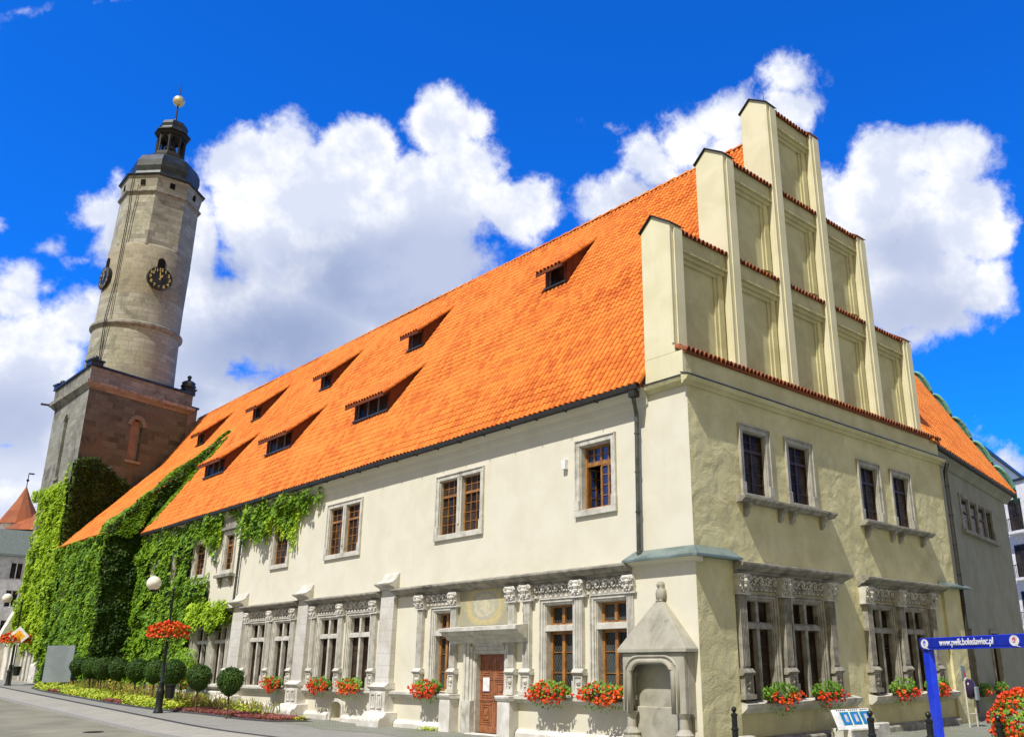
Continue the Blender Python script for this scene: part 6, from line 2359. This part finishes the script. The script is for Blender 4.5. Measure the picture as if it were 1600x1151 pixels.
# ------------------------------------------------------------------ tilted info board with three blue plans
ib_ = thing('info_board', (4.8, -1.6, 0), 'white tilted board with three blue panels on a stone stand', 'info board')
bu = Vector((0.985, -0.17, 0)).normalized()
bv = Vector((0.06, 0.40, 0.9)).normalized()
bn = bu.cross(bv)
if bn.y > 0:
    bn = -bn
frI = lambda u, v, n: Vector((4.0, -1.5, 0.40)) + bu * u + bv * v + bn * n
mb = MB()
mb.box(frI, 0, 1.52, 0, 0.56, -0.05, 0.0)
mb.build('board', 'white', ib_, bevel=0.008)
for k in range(3):
    a = 0.26 + k * 0.41
    mb = MB()
    mb.box(frI, a, a + 0.35, 0.12, 0.48, 0.0, 0.006)
    o = mb.build('plan_panel', 'panelgreen', ib_)
    mb = MB()
    mb.box(frI, a + 0.04, a + 0.31, 0.14, 0.45, 0.006, 0.011)
    mb.build('blue_field', 'panelblue', o)
    mb = MB()
    mb.box(frI, a + 0.13, a + 0.24, 0.2, 0.40, 0.011, 0.015)
    mb.box(frI, a + 0.16, a + 0.19, 0.22, 0.37, 0.015, 0.018)
    mb.build('drawing', 'frame_white', o)
mb = MB()
for k in range(16):
    if k in (5, 11):
        continue
    mb.box(frI, 0.16 + k * 0.082, 0.21 + k * 0.082, 0.515, 0.54, 0.0, 0.004)
mb.build('heading', 'iron', ib_)
mb = MB()
mb.box(frI, 0.4, 1.52, -0.06, 0.0, -0.12, 0.06)
mb.build('ledge', 'stone', ib_, bevel=0.01)
mb = MB()
mb.box(frZ, 4.35, 5.5, -0.1, 0.42, -1.62, -1.38)
mb.build('stand', 'stone_light', ib_, bevel=0.02)
mb = MB()
mb.box(frZ, 5.4, 7.4, -0.2, 0.33, -0.85, -0.35)
tag(mb.build('stone_slab', 'stone', None, bevel=0.03), 'low stone slab against the gable wall behind the info board', 'stone slab')

# ------------------------------------------------------------------ telephone stand and wall plate
ph = thing('phone_stand', (13.3, -1.1, 0), 'telephone under a dark round hood on a steel tube stand', 'public phone')
mb = MB()
pts = [Vector((13.12, -1.05, 0)), Vector((13.12, -1.05, 1.3))]
for a in range(150, 20, -20):
    pts.append(Vector((13.32 + 0.24 * math.cos(R(a)), -1.05, 1.36 + 0.22 * math.sin(R(a)))))
mb.tube(pts, 0.03, 7)
mb.tube([(13.52, -1.15, 0), (13.52, -1.15, 1.0)], 0.028, 7)
mb.tube([(13.12, -1.06, 0.42), (13.52, -1.15, 0.42)], 0.02, 6)
mb.build('stand', 'frame_white', ph)
mb = MB()
mb.ball((13.36, -1.12, 1.22), 0.33, 16, 12, (0.8, 0.55, 1.0))
mb.build('hood', simple('dark_plum_plastic', (0.03, 0.015, 0.05), 0.25), ph, smooth=True)
mb = MB()
mb.box(frZ, 13.22, 13.46, 0.86, 1.3, -1.38, -1.30)
mb.build('telephone', 'greypanel', ph, bevel=0.02)
mb = MB()
mb.box(frG, 15.1, 15.42, 1.5, 1.98, 0.10, 0.125)
wp = mb.build('wall_plate', 'greypanel')
tag(wp, 'small grey plate fixed to the end pier above the phone stand', 'plate')
mb = MB()
mb.box(frG, 15.26, 15.40, 1.6, 1.78, 0.125, 0.13)
mb.build('red_mark', 'red', wp)

# ------------------------------------------------------------------ white modern block on the far right
WB = thing('apartment_building', (45, 5, 0), 'white flat roofed modern block with dark balcony windows at the right edge', 'building')
b_d = Vector((0.47, 0.88, 0)).normalized()
b_n = Vector((-0.88, 0.47, 0)).normalized()
BQ = Vector((51.9, 11.2, 0))
frN = lambda u, v, n: BQ - b_d * u + b_n * n + Vector((0, 0, v))
mb = MB()
mb.box(frN, 0, 16, -0.5, 15.1, -12, 0)
mb.build('wall', 'white', WB)
mb = MB()
mb.box(frN, -0.15, 16.15, 15.1, 15.26, -12.1, 0.15)
mb.build('roof_edge', 'slate', WB)
for r, z in enumerate((11.4, 8.0, 4.6, 1.2)):
    for u in (0.7, 4.8, 9.0):
        mb = MB()
        mb.box(frN, u, u + 1.3, z, z + 2.4, 0.0, 0.06)
        o = mb.build('window', 'iron', WB)
        mb = MB()
        mb.box(frN, u + .1, u + 0.6, z + .1, z + 2.3, 0.06, 0.07)
        mb.box(frN, u + .7, u + 1.2, z + .1, z + 2.3, 0.06, 0.07)
        mb.build('pane', 'glass', o)
        mb = MB()
        mb.box(frN, u - 0.2, u + 1.9, z - 0.25, z - 0.05, 0, 0.7)
        o = mb.build('balcony', 'white', WB)
        mb = MB()
        mb.box(frN, u - 0.2, u + 1.9, z + 0.85, z + 0.9, 0.64, 0.69)
        for k in range(15):
            mb.box(frN, u - 0.2 + k * 0.15, u - 0.17 + k * 0.15, z - 0.05, z + 0.85, 0.65, 0.68)
        mb.build('railing', 'lead', o)
WB2 = thing('apartment_building', (66, 22, 0), 'taller white block with grey side wall behind the copper verge', 'building')
a_d = Vector((0.985, 0.17, 0))
c_d = Vector((0.10, 0.995, 0))
Q2 = Vector((56.1, 13.8, 0))
mb = MB()
for z0, z1, e, nm in ((-0.5, 19.4, 0, 'wall'), (19.4, 19.65, 0.2, 'roof_edge')):
    mb = MB()
    q = [Q2 - a_d * e - c_d * e, Q2 + a_d * (26 + e) - c_d * e, Q2 + a_d * (26 + e) + c_d * (14 + e), Q2 - a_d * e + c_d * (14 + e)]
    lo = [mb.p((p.x, p.y, z0)) for p in q]
    hi = [mb.p((p.x, p.y, z1)) for p in q]
    mb.f.append(lo)
    mb.f.append(hi)
    for i in range(4):
        j = (i + 1) % 4
        mb.f.append([lo[i], lo[j], hi[j], hi[i]])
    mb.build(nm, 'white' if nm == 'wall' else 'slate', WB2)

# ------------------------------------------------------------------ houses beyond the tower on the left
LH = thing('street_house', (5, 125, gz(120)), 'grey house with mansard storey and tall windows at the left edge', 'house')
frH = lambda u, v, n: Vector((u, 122.0 - n, v))
mb = MB()
hw_ = [(1.6 + 3.3 * k, 3.1 + 3.3 * k, z, z + 2.2) for k in range(-4, 5) for z in (5.6, 9.4, 13.0)]
wall(mb, frH, -14, 18, 1.0, 15.9, [(a, b, c, min(d, 15.6)) for a, b, c, d in hw_], 0.3)
mb.box(frH, -14, 18, 1.0, 15.9, -14, -0.8)
mb.build('wall', 'stone_light', LH)
mb = MB()
mb.prism(frH, [(0, 15.9), (0.5, 15.95), (0.5, 16.25), (0.15, 16.3), (-0.6, 19.5), (-14, 19.5), (-14, 15.9)], -14, 18)
mb.build('mansard', simple('grey_green_cladding', (0.22, 0.26, 0.24), 0.6), LH)
for a, b, c, d in hw_:
    d = min(d, 15.6)
    mb = MB()
    ring(mb, frH, a, b, c, d, 0.1, -0.25, -0.15)
    mb.box(frH, (a + b) / 2 - 0.06, (a + b) / 2 + 0.06, c + .1, d - .1, -0.25, -0.16)
    o = mb.build('window', 'white', LH)
    mb = MB()
    mb.poly([frH(a, c, -0.2), frH(b, c, -0.2), frH(b, d, -0.2), frH(a, d, -0.2)])
    mb.build('pane', 'glass', o, recalc=False)
mb = MB()
mb.box(frH, -14, 18, 1.0, 3.4, 0.0, 0.05)
mb.build('shop_front', 'dark', LH)
aw = MB()
aw.prism(frH, [(0.06, 5.0), (1.6, 4.0), (1.6, 3.6), (1.55, 3.6), (1.55, 3.95), (0.06, 4.95)], -6, 9)
tag(aw.build('shop_awning', 'white'), 'white awning over the dark shop front at the left edge', 'awning')
SP = thing('spired_house', (8.5, 130, gz(120)), 'red pyramid roofs with a thin finial rising behind the grey house', 'house')
mb = MB()
mb.lathe((9.9, 130), [(2.4, 1.0), (2.4, 21.2)], 8, R(22.5))
mb.box(lambda u, v, n: Vector((u, n, v)), 4, 16, 1.0, 20.2, 127, 140)
mb.build('wall', 'stone_light', SP)
mb = MB()
mb.lathe((9.9, 130), [(2.9, 21.1), (2.75, 21.4), (0.9, 24.7), (0.08, 26.6)], 8, R(22.5))
mb.build('spire', 'tile_red', SP)
mb = MB()
mb.tube([(9.9, 130, 26), (9.9, 130, 28.6)], 0.06, 5)
mb.ball((9.9, 130, 27.6), 0.2, 8, 6)
mb.box(lambda u, v, n: Vector((u, n, v)), 9.9, 10.6, 28.5, 28.7, 129.95, 130.05)
mb.build('finial', 'iron', SP)
mb = MB()
mb.lathe((12.0, 129), [(5.2, 20.0), (0.1, 23.2)], 6, R(30))
mb.build('lower_roof', 'tile_red', SP)
